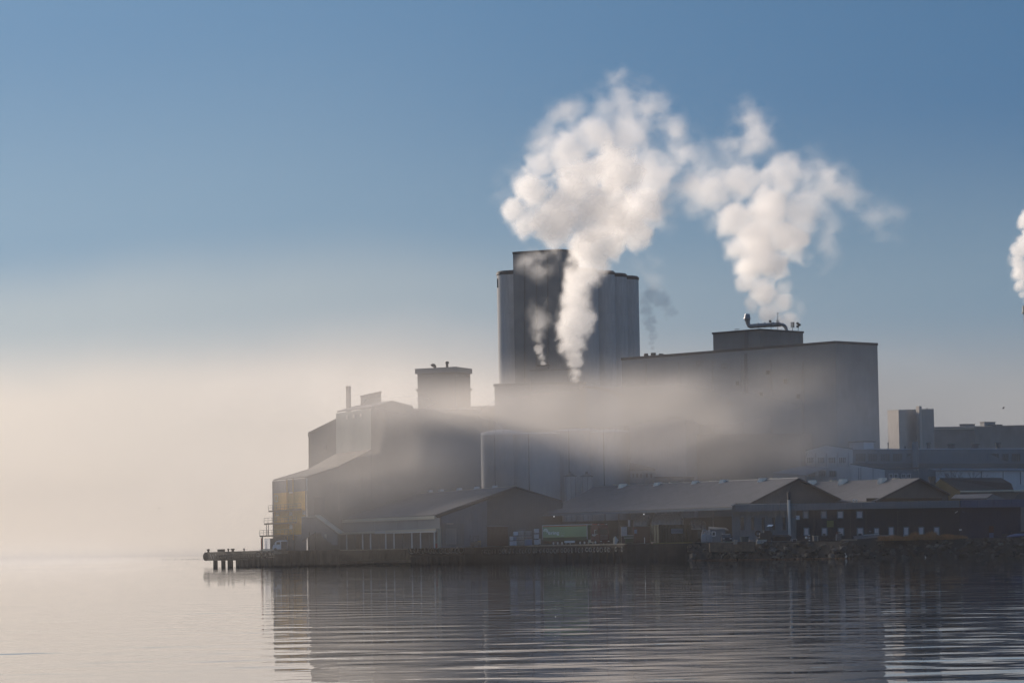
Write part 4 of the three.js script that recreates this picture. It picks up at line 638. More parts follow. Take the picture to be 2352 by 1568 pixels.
{ // rocky shore on the right: boulders as pieces of the setting
  const g = new THREE.Group(); g.name = 'rocky_shore'; scene.add(g); tag(g, 'dark boulder slope between the yard and the water', null, null, 'structure'); originOf.set(g, V(0, 0, 0));
  const S = [[1450, 592], [1640, 580], [1960, 556], [2352, 549], [2600, 547]], line = (x) => { let i = 0; while (i < 3 && x > S[i + 1][0]) i++; return lerp(S[i][1], S[i + 1][1], (x - S[i][0]) / (S[i + 1][0] - S[i][0])); };
  { const a = gp(1440, 593), b = gp(1605, 582.4), q = new MB(); for (let i = 0; i < 16; i++) { const p = a.clone().lerp(b, i / 16), r = a.clone().lerp(b, (i + .97) / 16), k = .3 + .25 * (i % 2); q.loft([V(p.x, -1.5, p.z), V(r.x, -1.5, r.z), V(r.x, -1.5, r.z + k), V(p.x, -1.5, p.z + k)], [V(p.x, 3.12, p.z), V(r.x, 3.12, r.z), V(r.x, 3.12, r.z + k), V(p.x, 3.12, p.z + k)]); } q.build('quay_wall', M.pile, g); }
  const slope = new MB(); for (let i = 0; i < 80; i++) { const x0 = 1580 + i * 13, x1 = x0 + 13; const k = (x, t) => { const p = gp(x, line(x)); return V(p.x, lerp(3.10, -1, t) + .3 * perlin.noise(x * .06, t * 4, 2) * Math.sin(t * 3), p.z + t * (x < 1600 ? 1 + 4 * sst(1480, 1600, x) : 5)); }; for (let j = 0; j < 5; j++) slope.quad(k(x0, j / 5), k(x1, j / 5), k(x1, (j + 1) / 5), k(x0, (j + 1) / 5)); }
  slope.build('slope', M.rock, g);
  const shapes = [...Array(7)].map((_, s) => { const q = new THREE.IcosahedronGeometry(1, 1), a = q.attributes.position, v = V(0, 0, 0); for (let i = 0; i < a.count; i++) { v.fromBufferAttribute(a, i); const k = 1 + .55 * perlin.noise(v.x * 1.4 + s * 9, v.y * 1.4, v.z * 1.4) ; v.multiplyScalar(k); v.y *= .75; a.setXYZ(i, v.x, v.y, v.z); } q.deleteAttribute('normal'); q.deleteAttribute('uv'); q.setAttribute('uv', new THREE.BufferAttribute(new Float32Array(a.count * 2).map((_, i) => i % 7 * .3), 2)); return q; });
  const mats = [M.rock, mat(.1, .095, .085, { map: dirt }), mat(.05, .048, .045, { map: dirt })];
  const put = (x, t, s, m) => { const D = line(x), p = gp(x, D), w = x < 1600 ? 1 + 4 * sst(1480, 1600, x) : 5, o = new THREE.Mesh(shapes[Math.floor(rnd() * 7)], m); o.name = 'rock'; o.position.set(p.x, lerp(2.95, -.25, t), p.z + t * w * .8); o.scale.set(s * rr(.8, 1.6), s * rr(.7, 1.1), s * rr(.8, 1.2)); o.rotation.set(rr(-.5, .5), rr(0, 6.3), rr(-.6, .6)); o.castShadow = o.receiveShadow = true; g.add(o); };
  for (let i = 0; i < 270; i++) { const x = 1585 + rnd() * 800, t = rnd() ** .8; put(x, t, rr(.28, .75) * (x < 1980 ? 1.1 : .85), mats[Math.floor(rnd() * 3)]); }
  for (const [x, t, s] of [[1678, .3, .55], [1690, .25, .5], [1721, .25, .8], [1748, .3, .5], [1775, .5, .9], [1792, .7, .8], [1780, .85, .7], [1665, .6, .5], [1688, .75, .6], [1700, .6, .6], [2131, .35, .5], [2150, .35, .55], [2298, .3, .5], [1805, .35, .5], [2162, .2, .25], [2182, .22, .3], [2240, .75, .35]]) put(x, t, s, M.rockPale);
  const rw = thing('retaining_slab', gp(1690, 572), 'reddish concrete edge above the boulders under the crates', 'kerb'); const A = gp(1630, 578), B = gp(1734, 570); new MB().loft([V(A.x, 1.5, A.z), V(B.x, 1.5, B.z), V(B.x, 1.5, B.z - 1), V(A.x, 1.5, A.z - 1)], [V(A.x, 3.20, A.z), V(B.x, 3.20, B.z), V(B.x, 3.20, B.z - 1), V(A.x, 3.20, A.z - 1)]).build('slab', mat(.2, .14, .1, { map: dirt }), rw);
  const strip = (x0, x1, D, label, m = M.kerb) => { const a = gp(x0, D), b = gp(x1, D), f = thing('kerb_strip', a.clone().lerp(b, .5), label, 'kerb'); new MB().beam(V(a.x, 3.20, a.z), V(b.x, 3.20, b.z), .4, .22).build('kerb', m, f); };
  strip(1656, 1684, 572, 'pale kerb below the dark van'); strip(1934, 1970, 557, 'pale strip of kerb before the door ramp'); strip(1500, 1590, 588, 'thin yellowish kerb in front of the green container', mat(.2, .17, .06));
  // wrack line
  const wr = new MB(); for (let i = 0; i < 60; i++) { const x = 1590 + i * 6 + rr(0, 4), p = gp(x, line(x)); wr.box(p.x, .12, p.z + 4.6, rr(.3, 1), .12, .3, rr(0, 3)); } tag(wr.build('seaweed', mat(.16, .08, .04)), 'rusty line of seaweed at the foot of the boulders', null, null, 'stuff');
}
{ // dry grass along the right shore
  const blade = new MB(); blade.tri(V(-.03, 0, 0), V(.03, 0, 0), V(.1, 1, .04)); const n = 9000, im = new THREE.InstancedMesh(blade.geometry(), M.straw, n), m4 = new THREE.Matrix4(), q = new THREE.Quaternion(), e = new THREE.Euler();
  for (let i = 0; i < n; i++) { const x = 2020 + 205 * (1 - Math.abs(rnd() - rnd()) * .95) * (rnd() < .5 ? rnd() : 1 - rnd() * .2), k = .45 + 1.3 * clamp(fbm(x * .03, 4, 1) + .5) * (x > 2080 && x < 2150 ? 1.5 : .8), p = gp(x, 557 + rr(-6, 8)); e.set(rr(-.5, .5), rr(0, 6.3), rr(-.6, .6)); im.setMatrixAt(i, m4.compose(V(p.x, 2.95, p.z), q.setFromEuler(e), V(1.4, k * rr(.5, 1), 1))); }
  im.name = 'dry_grass'; tag(im, 'tawny dry grass in front of the blue building', null, null, 'stuff'); scene.add(im);
  const c = gp(2090, 563), b = new MB(); for (let i = 0; i < 40; i++) { const x0 = 2010 + i * 6, f = (x) => { const p = gp(x, 556); return V(p.x, 3.10 + .35 * clamp(1 - Math.abs(x - 2120) / 110) + .1 * perlin.noise(x * .1, 0, 0), p.z); }, g0 = f(x0), g1 = f(x0 + 6); b.quad(V(g0.x, 2.90, g0.z + 3), V(g1.x, 2.90, g1.z + 3), g1, g0).quad(g0, g1, V(g1.x, 3.10, g1.z - 9), V(g0.x, 3.10, g0.z - 9)); }
  tag(b.build('verge', mat(.09, .065, .035, { map: dirt })), 'grassy verge above the right shore', null, null, 'structure');
  const pt = [gp(2200, 556), gp(2370, 553), gp(2372, 560), gp(2240, 563)].map((p) => V(p.x, 3.12, p.z)); tag(new MB().poly(pt).build('path', mat(.2, .16, .12, { map: dirt })), 'pale gravel path by the right shore', null, null, 'structure');
}
// ------------------------------------------------------------------ the truck
{
  const D = 632, ry = -0.886, base = gp(1320, D), g = new THREE.Group(); g.name = numbered('truck'); g.position.copy(base); g.rotation.y = ry; scene.add(g); originOf.set(g, V(0, 0, 0));
  tag(g, 'articulated truck with a green curtain-sided trailer and a dark red cab', 'truck');
  const B = (n, f, m, p = g) => { const b = new MB(); f(b); return b.build(n, m, p); };
  const rbox = (b, x0, x1, y0, y1, z0, z1) => b.box((x0 + x1) / 2, (y0 + y1) / 2, (z0 + z1) / 2, x1 - x0, y1 - y0, z1 - z0);
  const tr = B('trailer', (b) => rbox(b, -8.1, 5.3, 1.25, 3.92, -1.25, 1.25), M.limeTarp);
  B('trailer_roof', (b) => rbox(b, -8.15, 5.35, 3.92, 4.04, -1.29, 1.29), M.whitePaint, tr);
  B('top_stripe', (b) => rbox(b, -8.0, 5.2, 3.72, 3.9, 1.252, 1.27), M.orange, tr);
  B('front_wall', (b) => rbox(b, 5.3, 5.36, 1.25, 3.92, -1.25, 1.25), M.limeDark, tr);
  B('lower_skirt', (b) => rbox(b, -8.1, 5.3, 1.0, 1.62, 1.25, 1.275), M.limeDark, tr);
  for (let i = 0; i < 24; i++) B('curtain_strap', (b) => rbox(b, -7.9 + i * .565, -7.84 + i * .565, 1.02, 1.75, 1.276, 1.29), M.darkSteel, tr);
  B('corner_post', (b) => rbox(b, -8.14, -8.04, 1.2, 3.95, 1.2, 1.3), M.whitePaint, tr); B('corner_post', (b) => rbox(b, 5.24, 5.34, 1.2, 3.95, 1.2, 1.3), M.whitePaint, tr);
  const logo = print(1024, 256, (c, W, H) => { // the carrier's name in white on the green curtain
    c.fillStyle = '#90a87c'; c.fillRect(0, 0, W, H); const gr = c.createLinearGradient(0, 0, W, 0); gr.addColorStop(0, '#8aa57c'); gr.addColorStop(.55, '#9cb67c'); gr.addColorStop(1, '#8ba578'); c.fillStyle = gr; c.fillRect(0, 0, W, H);
    c.fillStyle = '#eef6ea'; c.beginPath(); c.arc(62, 92, 54, Math.PI * .85, Math.PI * 2.05); c.arc(70, 104, 40, Math.PI * 2.0, Math.PI * .95, true); c.fill(); c.beginPath(); c.arc(76, 112, 36, 0, 7); c.fill(); c.fillStyle = '#94ac80'; c.beginPath(); c.arc(66, 122, 24, 0, 7); c.fill();
    c.fillStyle = '#ffffff'; c.font = 'bold 104px sans-serif'; c.fillText('bring', 118, 186); c.font = '64px sans-serif'; c.fillText('›››', 430, 236); c.fillStyle = '#b0c4a0'; c.fillRect(330, 150, 180, 10);
  });
  panel(V(-7.95, 1.66, 1.262), V(5.2, 1.66, 1.262), V(5.2, 3.7, 1.262), V(-7.95, 3.7, 1.262), mat(1, 1, 1, { map: logo, roughness: .5 }), 'lettering', tr);
  B('chassis', (b) => { rbox(b, -8, 8.6, .85, 1.15, -.5, .5); rbox(b, -8.1, -7.9, .5, 1.1, -1.2, 1.2); }, M.darkSteel);
  B('side_guard', (b) => rbox(b, -1.6, 1.5, .55, .95, 1.18, 1.22), M.whitePaint);
  B('pallet_box', (b) => rbox(b, -5.3, -3.4, .45, .9, .9, 1.2), M.darkSteel);
  const wheel = (x, z, r = .5, m = M.rubber) => { const w = B('wheel', (b) => b.tube([V(x, r, z - .16), V(x, r, z + .16)], r, 20), m); B('hub', (b) => b.tube([V(x, r, z + .15), V(x, r, z + .2)], r * .5, 14), M.galv, w); };
  for (const x of [-4.9, -3.6, -2.3, 3.1, 4.4, 7.6]) for (const z of [1.05, -1.05]) wheel(x, z, .52);
  const cab = B('cab', (b) => { const s = [[6.4, .7], [6.4, 3.75], [7.0, 3.95], [8.3, 3.85], [8.55, 3.3], [8.7, 2.0], [8.75, .55], [8.0, .55], [7.9, 1.05], [7.3, 1.05], [7.2, .7]].map(([x, y]) => new THREE.Vector2(x, y)); const e = new THREE.ExtrudeGeometry(new THREE.Shape(s), { depth: 2.46, bevelEnabled: true, bevelSize: .04, bevelThickness: .04, bevelSegments: 1 }); e.translate(0, 0, -1.23); b.geo(e); }, M.maroon);
  B('windscreen', (b) => b.quad(V(8.76, 2.05, -1.05), V(8.76, 2.05, 1.05), V(8.63, 3.05, 1.05), V(8.63, 3.05, -1.05)), M.paneDark, cab);
  B('side_window', (b) => rbox(b, 7.55, 8.3, 2.1, 2.85, 1.27, 1.29), M.paneDark, cab);
  B('window_frame', (b) => { b.beam(V(7.5, 2.05, 1.3), V(7.5, 2.9, 1.3), .07).beam(V(7.5, 2.9, 1.3), V(8.1, 2.9, 1.3), .07).beam(V(7.5, 2.05, 1.3), V(8.35, 2.05, 1.3), .07); }, M.galv, cab);
  B('sun_visor', (b) => rbox(b, 8.45, 8.85, 3.2, 3.3, -1.2, 1.2), M.darkSteel, cab);
  B('roof_spoiler', (b) => rbox(b, 6.5, 7.8, 3.95, 4.1, -1, 1), M.red, cab);
  B('grille', (b) => { for (const y of [1.15, 1.38, 1.62, 1.84]) rbox(b, 8.76, 8.82, y, y + .07, -.95, .95); }, M.galv, cab);
  B('bumper', (b) => rbox(b, 8.5, 8.95, .35, .85, -1.25, 1.25), M.maroon, cab);
  for (const z of [-.95, .95]) { B('headlight', (b) => rbox(b, 8.9, 8.98, .62, .8, z - .2, z + .2), M.whitePaint, cab); B('mirror', (b) => rbox(b, 8.3, 8.5, 2.3, 3.0, Math.sign(z) * 1.45 - .12, Math.sign(z) * 1.45 + .12), M.darkSteel, cab); }
  for (const z of [-1, 1]) B('roof_lamp', (b) => rbox(b, 8.3, 8.45, 3.88, 4.0, z - .12, z + .12), M.whitePaint, cab);
  panel(V(6.6, 1.75, 1.29), V(7.75, 1.55, 1.29), V(7.8, 2.05, 1.29), V(6.65, 2.25, 1.29), mat(1, 1, 1, { map: print(256, 128, (c, W, H) => { c.fillStyle = '#3a1014'; c.fillRect(0, 0, W, H); c.fillStyle = '#eee'; c.font = 'bold italic 110px sans-serif'; c.fillText('MBT', 14, 104); }) }), 'lettering', cab);
  B('fuel_tank', (b) => rbox(b, 5.6, 6.9, .45, 1.05, .85, 1.25), M.cream);
}
// ------------------------------------------------------------------ goods on the quay
const hide = (n, x0, x1, y0, y1, D, label, cat, m, dep = 1, group) => { // an upright box between two columns
  const a = at(x0, y1, D), b = at(x1, y0, D), g = thing(n, V((a.x + b.x) / 2, a.y, a.z), label, cat, group); return { g, a, b, w: b.x - a.x, h: b.y - a.y, c: V((a.x + b.x) / 2, (a.y + b.y) / 2, a.z - dep / 2) };
};
{ // wrapped pallets left of the truck
  const D = 640, bale = (x0, x1, y0, y1, dz, m, label) => { const q = hide('wrapped_pallet', x0, x1, y0, y1, D + dz, label, 'pallet', m, 1.1); new MB().box(q.c.x, q.c.y + .06, q.c.z, q.w * .94, q.h - .16, 1.1, .12).build('wrap', m, q.g); new MB().box(q.c.x, q.c.y + q.h / 2 - .03, q.c.z, q.w, .05, 1.16, .12).build('strap', M.whitePaint, q.g); const p = new MB(); for (const k of [-.4, 0, .4]) p.box(q.c.x + k * q.w, q.c.y - q.h / 2 + .06, q.c.z, .12, .12, 1.1); p.build('pallet', M.wood, q.g); };
  const y0 = 1254;
  bale(1171, 1178, 1231.5, 1242.5, 0, M.wrap, 'silver wrapped pallet, upper left in the stack left of the truck'); bale(1171, 1178, 1242.5, y0, 0, M.wrap, 'silver wrapped pallet, bottom left in the stack left of the truck');
  bale(1178.5, 1186, 1231.5, 1242, .5, M.wrapBlue, 'blue-grey wrapped pallet next to the upper left silver one'); bale(1178.5, 1186, 1242, y0, .5, M.wrap, 'silver wrapped pallet, second from left on the ground');
  bale(1179, 1190, 1220.5, 1231, 1.5, M.wrap, 'silver wrapped pallet on top of the left stack'); bale(1190.5, 1204, 1220, 1231, 2, M.paleClad, 'dull grey wrapped pallet on top, in the middle of the stack'); bale(1204.5, 1221, 1220, 1231, 2, M.paleClad, 'dull grey wrapped pallet on top, beside the canopy post');
  bale(1187, 1204, 1231.5, 1242, 1.6, M.paleClad, 'dull grey wrapped pallet in the middle row'); bale(1187, 1204, 1242.5, y0, 1.6, M.paleClad, 'dull grey wrapped pallet on the ground in the middle of the stack'); bale(1205, 1221.5, 1231.5, 1238, 1.9, M.paleClad, 'flat dull pallet above the blue sheeted one'); bale(1205, 1222, 1238, y0, .3, M.wrapBlue, 'pallet under blue sheeting in front of the canopy post');
  bale(1227, 1237.5, 1214, 1225.5, 0, M.wrap, 'top pallet of the tall white column beside the trailer'); bale(1227, 1237.5, 1226.5, 1238.5, 0, M.wrap, 'middle pallet of the tall white column beside the trailer'); bale(1227, 1237.5, 1239, y0 - 2, 0, M.wrap, 'bottom pallet of the tall white column beside the trailer'); bale(1238, 1240.8, 1237, 1251, -.6, M.wrap, 'narrow banded pallet leaning against the white column');
  { const q = hide('stacked_sheets', 1187, 1206, 1214, 1219.8, D + 3, 'flat grey sheets lying on top of the wrapped pallets', 'sheets', M.galv, 1); for (let i = 0; i < 3; i++) new MB().box(q.c.x, q.a.y + .1 + i * .16, q.c.z, q.w - i * .2, .1, 1, .05).build('sheet', M.grayClad, q.g); }
}
{ // things between truck and rocks
  const box = (n, x0, x1, y0, y1, D, label, cat, m, dep = 2, rot = 0, parts) => { const q = hide(n, x0, x1, y0, y1, D, label, cat, m, dep); new MB().box(q.c.x, q.c.y, q.c.z, q.w, q.h, dep, rot).build('body', m, q.g); parts?.(q); return q; };
  { const q = hide('folding_screen', 1409, 1420, 1231, 1249, 606, 'tall pale folded panel standing at the dock edge right of the truck', 'panel', M.cream, 1), P = (x, y, d) => at(x, y, 606 + d); new MB().slab([P(1409, 1249, 0), P(1413, 1249, -.4), P(1413, 1231, -.4), P(1409, 1236, 0)], .06).build('leaf', M.cream, q.g); new MB().slab([P(1413, 1249, -.4), P(1416, 1249, 0), P(1420.5, 1240, .6), P(1413, 1231, -.4)], .06).build('leaf', M.whitePaint, q.g); }
  box('cage_trailer', 1427, 1441, 1209, 1231, 607, 'dark red cage with upright white bars behind the green hopper', 'cage', M.rust, 2, 0, (q) => { for (let i = 0; i < 6; i++) new MB().beam(V(q.a.x + q.w * (i + .3) / 6, q.a.y, q.a.z + .05), V(q.a.x + q.w * (i + .3) / 6, q.b.y, q.a.z + .05), .1).build('bar', M.whitePaint, q.g); new MB().box(q.c.x, q.a.y - .7, q.c.z, q.w * .9, 1.4, 1.6).build('base', M.darkSteel, q.g); });
  { const q = hide('tipping_hopper', 1434, 1457.5, 1229, 1249.5, 605, 'green tipping hopper at the end of the long dock', 'hopper', M.limeDark, 1.6); const m = mat(.06, .11, .055, { roughness: .5, map: dirt }), y = (t) => lerp(q.b.y, q.a.y, t), X = (t) => q.a.x + q.w * t, z = q.a.z; const fr = (t, x0, x1, d) => [V(X(x0), y(t), z), V(X(x1), y(t), z), V(X(x1), y(t), z - d), V(X(x0), y(t), z - d)]; new MB().loft(fr(0, 0, 1, 1.6), fr(.3, .02, .98, 1.6)).loft(fr(.3, .03, .97, 1.6), fr(.75, .2, .8, 1.1)).build('bin', m, q.g); new MB().beam(V(X(0), y(.02), z + .04), V(X(1), y(.02), z + .04), .12).beam(V(X(0), y(.28), z + .04), V(X(1), y(.28), z + .04), .1).build('rim', M.galv, q.g); for (const t of [.15, .85]) new MB().beam(V(X(t), y(1), z - .3), V(X(t), y(.4), z - .3), .12).build('leg', m, q.g); }
  { const q = hide('ring_stack', 1442.7, 1448, 1194, 1209, 610, 'stack of pale rings standing on the cage', 'rings', M.whitePaint, .5); for (let i = 0; i < 7; i++) new MB().lathe(V(q.c.x, q.a.y + i * q.h / 7, q.c.z), [[.12, 0], [.22, .04], [.22, .1], [.12, .13]], 12).build('ring', M.wrap, q.g); new MB().beam(V(q.c.x, q.a.y - 1, q.c.z), V(q.c.x, q.b.y, q.c.z), .14).build('rod', M.darkSteel, q.g); }
  box('open_container', 1457, 1495, 1208.6, 1247, 603, 'dark red open-topped container between the hopper and the green container', 'container', M.rust, 3, 0, (q) => { for (let i = 0; i < 7; i++) new MB().beam(V(q.a.x + q.w * (i + .5) / 7, q.a.y, q.a.z + .04), V(q.a.x + q.w * (i + .5) / 7, q.b.y, q.a.z + .04), .12).build('rib', M.rust, q.g); new MB().beam(V(q.a.x, q.b.y, q.a.z + .05), V(q.b.x, q.b.y, q.a.z + .05), .14).build('rim', M.darkSteel, q.g); new MB().box(q.a.x + .3, q.b.y - .9, q.a.z + .08, .5, .7, .06).build('plate', M.wrapBlue, q.g); });
  { // green container, its barred end turned to the sun
    const A = gp(1495.6, 603), B = gp(1515.5, 592), C = gp(1589.5, 602), t = at(1515.5, 1205, 592).y, g = thing('waste_container', B, 'large dark green container with a white sign on its long side', 'container'), up = (p, h) => V(p.x, h, p.z), d = A.clone().add(C).sub(B);
    new MB().loft([A, B, C, d], [A, B, C, d].map((p) => up(p, t))).build('body', M.green, g);
    for (let i = 0; i <= 3; i++) { const p = A.clone().lerp(B, i / 3).add(V(-.05, 0, .1)); new MB().beam(p, up(p, t), .2).build('end_bar', mat(.035, .04, .035, { map: dirt }), g); }
    for (let i = 0; i < 12; i++) { const p = B.clone().lerp(C, (i + .5) / 12).add(V(0, 0, .05)); new MB().beam(p, up(p, t), .14).build('rib', M.green, g); }
    const s = (k, h) => { const p = B.clone().lerp(C, k).add(V(0, 0, .3)); p.y = h; return p; }, k0 = (1541.7 - 1515) / 74, k1 = (1568.5 - 1515) / 74, h0 = at(1555, 1224.7, 596).y, h1 = at(1555, 1213.6, 596).y;
    panel(s(k0, h0), s(k1, h0), s(k1, h1), s(k0, h1), mat(1, 1, 1, { map: print(256, 104, (c, W, H) => { c.fillStyle = '#8b96a0'; c.fillRect(0, 0, W, H); c.fillStyle = '#3d4a52'; c.fillRect(14, 12, 228, 58); c.fillStyle = '#8b96a0'; c.fillRect(20, 18, 216, 46); c.fillStyle = '#38444c'; c.font = 'bold 36px sans-serif'; c.fillText('Franzefoss', 26, 54); }) }), 'sign', g);
    new MB().beam(at(1496, 1246, 600), at(1498, 1222, 602), .35, .1).build('leaning_plank', M.wood, g);
  }
  box('waste_container', 1589, 1613, 1214, 1244, 604, 'smaller dark green container at the right of the one with the sign', 'container', M.green, 3, 0, (q) => { new MB().box(q.a.x + q.w * .72, q.c.y + .1, q.a.z + .04, .5, 1.4, .06).build('plate', M.tealBox, q.g); new MB().beam(V(q.a.x - .1, q.b.y, q.a.z), V(q.b.x, q.b.y, q.a.z), .16).build('rim', M.galv, q.g); });

  { const x = 1481, p = gp(x, 598), g = thing('marker_post', p, 'slim white marker post before the dark red container', 'post'); new MB().beam(p, V(p.x, at(x, 1234, 598).y, p.z), .12).build('post', M.whitePaint, g); new MB().box(p.x, p.y + .05, p.z, .3, .1, .3).build('foot', M.darkSteel, g); }

  // bulk bags piled on a staging behind the containers
  const st = thing('loading_stage', gp(1520, 622), 'dark staging that carries the pale bulk bags behind the containers', 'platform'); const a0 = gp(1452, 634), a1 = gp(1580, 612), top = 6.3; new MB().loft([a0, a1, a1.clone().add(V(3, 0, -4)), a0.clone().add(V(3, 0, -4))], [a0, a1, a1.clone().add(V(3, 0, -4)), a0.clone().add(V(3, 0, -4))].map((p) => V(p.x, top, p.z))).build('platform', M.darkClad, st);
  const bagProto = (() => { const g = new THREE.Group(); g.name = 'bulk_bag'; originOf.set(g, V(0, 0, 0)); const b = new MB(), ring = (r, h, s) => [...Array(12)].map((_, i) => { const a = i / 12 * 6.283, k = 1 / Math.pow(Math.abs(Math.cos(a)) ** 4 + Math.abs(Math.sin(a)) ** 4, .25); return V(r * k * Math.cos(a), h, r * k * Math.sin(a)); }); const R = [[.36, 0], [.47, .12], [.5, .5], [.47, .92], [.4, 1.06], [.16, 1.14], [.07, 1.3], [.12, 1.42]].map(([r, h]) => ring(r, h)); for (let i = 0; i < R.length - 1; i++) for (let j = 0; j < 12; j++) b.quad(R[i][j], R[i][(j + 1) % 12], R[i + 1][(j + 1) % 12], R[i + 1][j]); b.build('sack', M.bag, g); for (const [sx, sz] of [[1, 1], [1, -1], [-1, 1], [-1, -1]]) new MB().tube([V(.38 * sx, .98, .38 * sz), V(.3 * sx, 1.35, .3 * sz), V(.08 * sx, 1.75, .08 * sz), V(.02 * sx, 1.5, .02 * sz)], .06, 5).build('lifting_loop', M.bag, g); return g; })();
  let first = true; const bag = (x, y, D, s, label, group) => { const c = first ? bagProto : bagProto.clone(); first = false; c.name = numbered('bulk_bag'); c.position.copy(at(x, y, D)); c.rotation.y = rr(0, 3); c.scale.set(s, s * rr(.95, 1.15), s); c.userData = {}; tag(c, label, 'bulk bag', group); scene.add(c); return c; };
  const lab1 = 'pale bulk bag with drawn-up loops above the dark red container', gr1 = 'bulk bags above the dark red container';
  [1462, 1469, 1476, 1483].forEach((x, i) => bag(x, 1208.5, 627 - i, 1.05, lab1, gr1).position.y = top); [1466, 1473, 1480, 1488].forEach((x, i) => bag(x, 1208, 629 - i, 1.05, lab1, gr1).position.y = top + .55);
  const lab2 = 'pale bulk bag with drawn-up loops above the green container', gr2 = 'bulk bags above the green container';
  for (let i = 0; i < 9; i++) bag(1503 + i * 7.6, 1205, 620 - i, 1.1, lab2, gr2).position.y = top; for (let i = 0; i < 8; i++) bag(1507 + i * 7.6, 1204, 622 - i, 1.1, lab2, gr2).position.y = top + .6;
  for (let i = 0; i < 5; i++) bag(1590 + i * 6.5, 1205, 614, 1, 'greyer bulk bag piled beyond the smaller green container', 'grey bulk bags beyond the smaller container').position.y = 5.5; new MB().loft([gp(1584, 617), gp(1624, 612), gp(1626, 618), gp(1586, 622)], [gp(1584, 617, 5.5), gp(1624, 612, 5.5), gp(1626, 618, 5.5), gp(1586, 622, 5.5)]).build('platform', M.darkClad, st);
  bag(1619.5, 1248, 588, 1.35, 'pale slumped bulk bag on the ground left of the grey cabin, left of two').position.y = G; bag(1628, 1248, 588, 1.3, 'pale slumped bulk bag touching the grey cabin, right of two').position.y = G;
  { const c = gp(1543, 590), f = thing('kerb_block', gp(1502, 592), 'small orange-pink block on the quay edge by the green container', 'block'); const p = gp(1502, 592); new MB().box(p.x, 3.28, p.z, .95, .3, .4).box(p.x, 3.46, p.z, .85, .06, .34).build('block', mat(.6, .38, .28), f); }
  box('site_cabin', 1631, 1666, 1214, 1249, 592, 'small grey cabin with a pale roof and one window', 'cabin', M.slate, 3, 0, (q) => { new MB().slab([V(q.a.x - .2, q.b.y - .05, q.a.z + .2), V(q.b.x + .6, q.b.y - .3, q.a.z + .2), V(q.b.x + .3, q.b.y + .1, q.a.z - 3.2), V(q.a.x, q.b.y + .35, q.a.z - 3.2)], .12, UP).build('roof', M.paleClad, q.g); windowIn(q.g, { x0: 1631, D0: 592, x1: 1666, D1: 592 }, 1636, 1643.5, 1221, 1230.5, M.paneDark, M.whiteTrim); });
  { // dark car nose-on beside the cabin
    const p = gp(1671, 582), g = thing('parked_car', p, 'dark car with a pale roof parked between the grey cabin and the blue building', 'car'), q = (x, y, z) => V(p.x + x, p.y + y, p.z + z);
    const sec = (w, h0, h1, z) => [q(-w, h0, z), q(w, h0, z), q(w, h1, z), q(-w, h1, z)];
    new MB().loft(sec(.88, .35, .85, 0), sec(.92, .35, 1.0, -1.1)).loft(sec(.92, .35, 1.0, -1.1), sec(.92, .35, 1.05, -4.2)).build('body', mat(.02, .025, .04, { roughness: .25 }), g);
    new MB().loft(sec(.85, 1.0, 1.02, -1.0), sec(.68, 1.5, 1.52, -1.9)).loft(sec(.85, 1.0, 1.52, -1.9).map((v, i) => i > 1 ? v : v), sec(.8, 1.0, 1.5, -3.9)).build('cabin', M.paneDark, g);
    new MB().box(p.x, p.y + 1.55, p.z - 2.8, 1.4, .06, 2).build('roof', M.whitePaint, g);
    for (const s of [-1, 1]) { new MB().box(p.x + s * .62, p.y + .72, p.z + .03, .36, .18, .06).build('headlight', M.galv, g); for (const z of [-.8, -3.4]) new MB().tube([q(s * .92, .34, z), q(s * .72, .34, z)], .34, 14).build('wheel', M.rubber, g); new MB().box(p.x + s * 1.02, p.y + 1.1, p.z - 1.3, .18, .14, .1).build('mirror', M.darkSteel, g); }
    new MB().quad(q(-.84, .98, -.98), q(.84, .98, -.98), q(.67, 1.5, -1.88), q(-.67, 1.5, -1.88)).build('windscreen', mat(.05, .07, .1, { roughness: .08 }), g);
  }
  // tilted crates and bits of kit along the rock edge
  const crate = (x0, x1, y0, y1, m, label) => { const q = hide('wooden_crate', x0, x1, y0, y1, 571, label, 'crate', m, .9), z = q.a.z, s = q.w * .22; const lo = [V(q.a.x - s, q.a.y, z), V(q.b.x - s, q.a.y, z), V(q.b.x - s, q.a.y, z - .9), V(q.a.x - s, q.a.y, z - .9)], hi = lo.map((v) => v.clone().add(V(s * 1.3, q.h, -.25))); const mid = (t) => lo.map((v, i) => v.clone().lerp(hi[i], t)); for (let i = 0; i < 4; i++) new MB().loft(mid(i / 4 + .01), mid((i + 1) / 4 - .02)).build('slat', m, q.g); };
  crate(1687, 1695.5, 1239, 1249.5, mat(.3, .26, .21), 'pale tilted crate nearest the blue building corner'); crate(1722.5, 1732, 1238.5, 1249, mat(.24, .2, .17), 'dull tilted crate left of the two brightest crates'); crate(1740, 1750, 1238.8, 1249, mat(.42, .37, .31), 'bright tilted crate, left of the brightest two'); crate(1751.6, 1762, 1238.8, 1249, mat(.42, .37, .31), 'bright tilted crate, right of the brightest two'); crate(1764.5, 1771, 1242.5, 1249, mat(.2, .11, .08), 'small rusty crate right of the two bright crates'); crate(1806, 1819, 1241, 1249.5, mat(.16, .12, .1), 'low dull crate at the foot of the tall steel pipe'); crate(1831, 1846, 1241.5, 1249.5, mat(.15, .12, .1), 'low brown crate right of the tall steel pipe');
  { const D = 578, g = thing('fish_tub', gp(1711, D), 'dark tub between the crates', 'tub'), p = gp(1711, D); new MB().lathe(p, [[.55, 0], [.72, .9], [.78, .9], [.78, 1], [.66, 1], [.5, .1], [0, .1]], 14).build('tub', M.tealBox, g); }
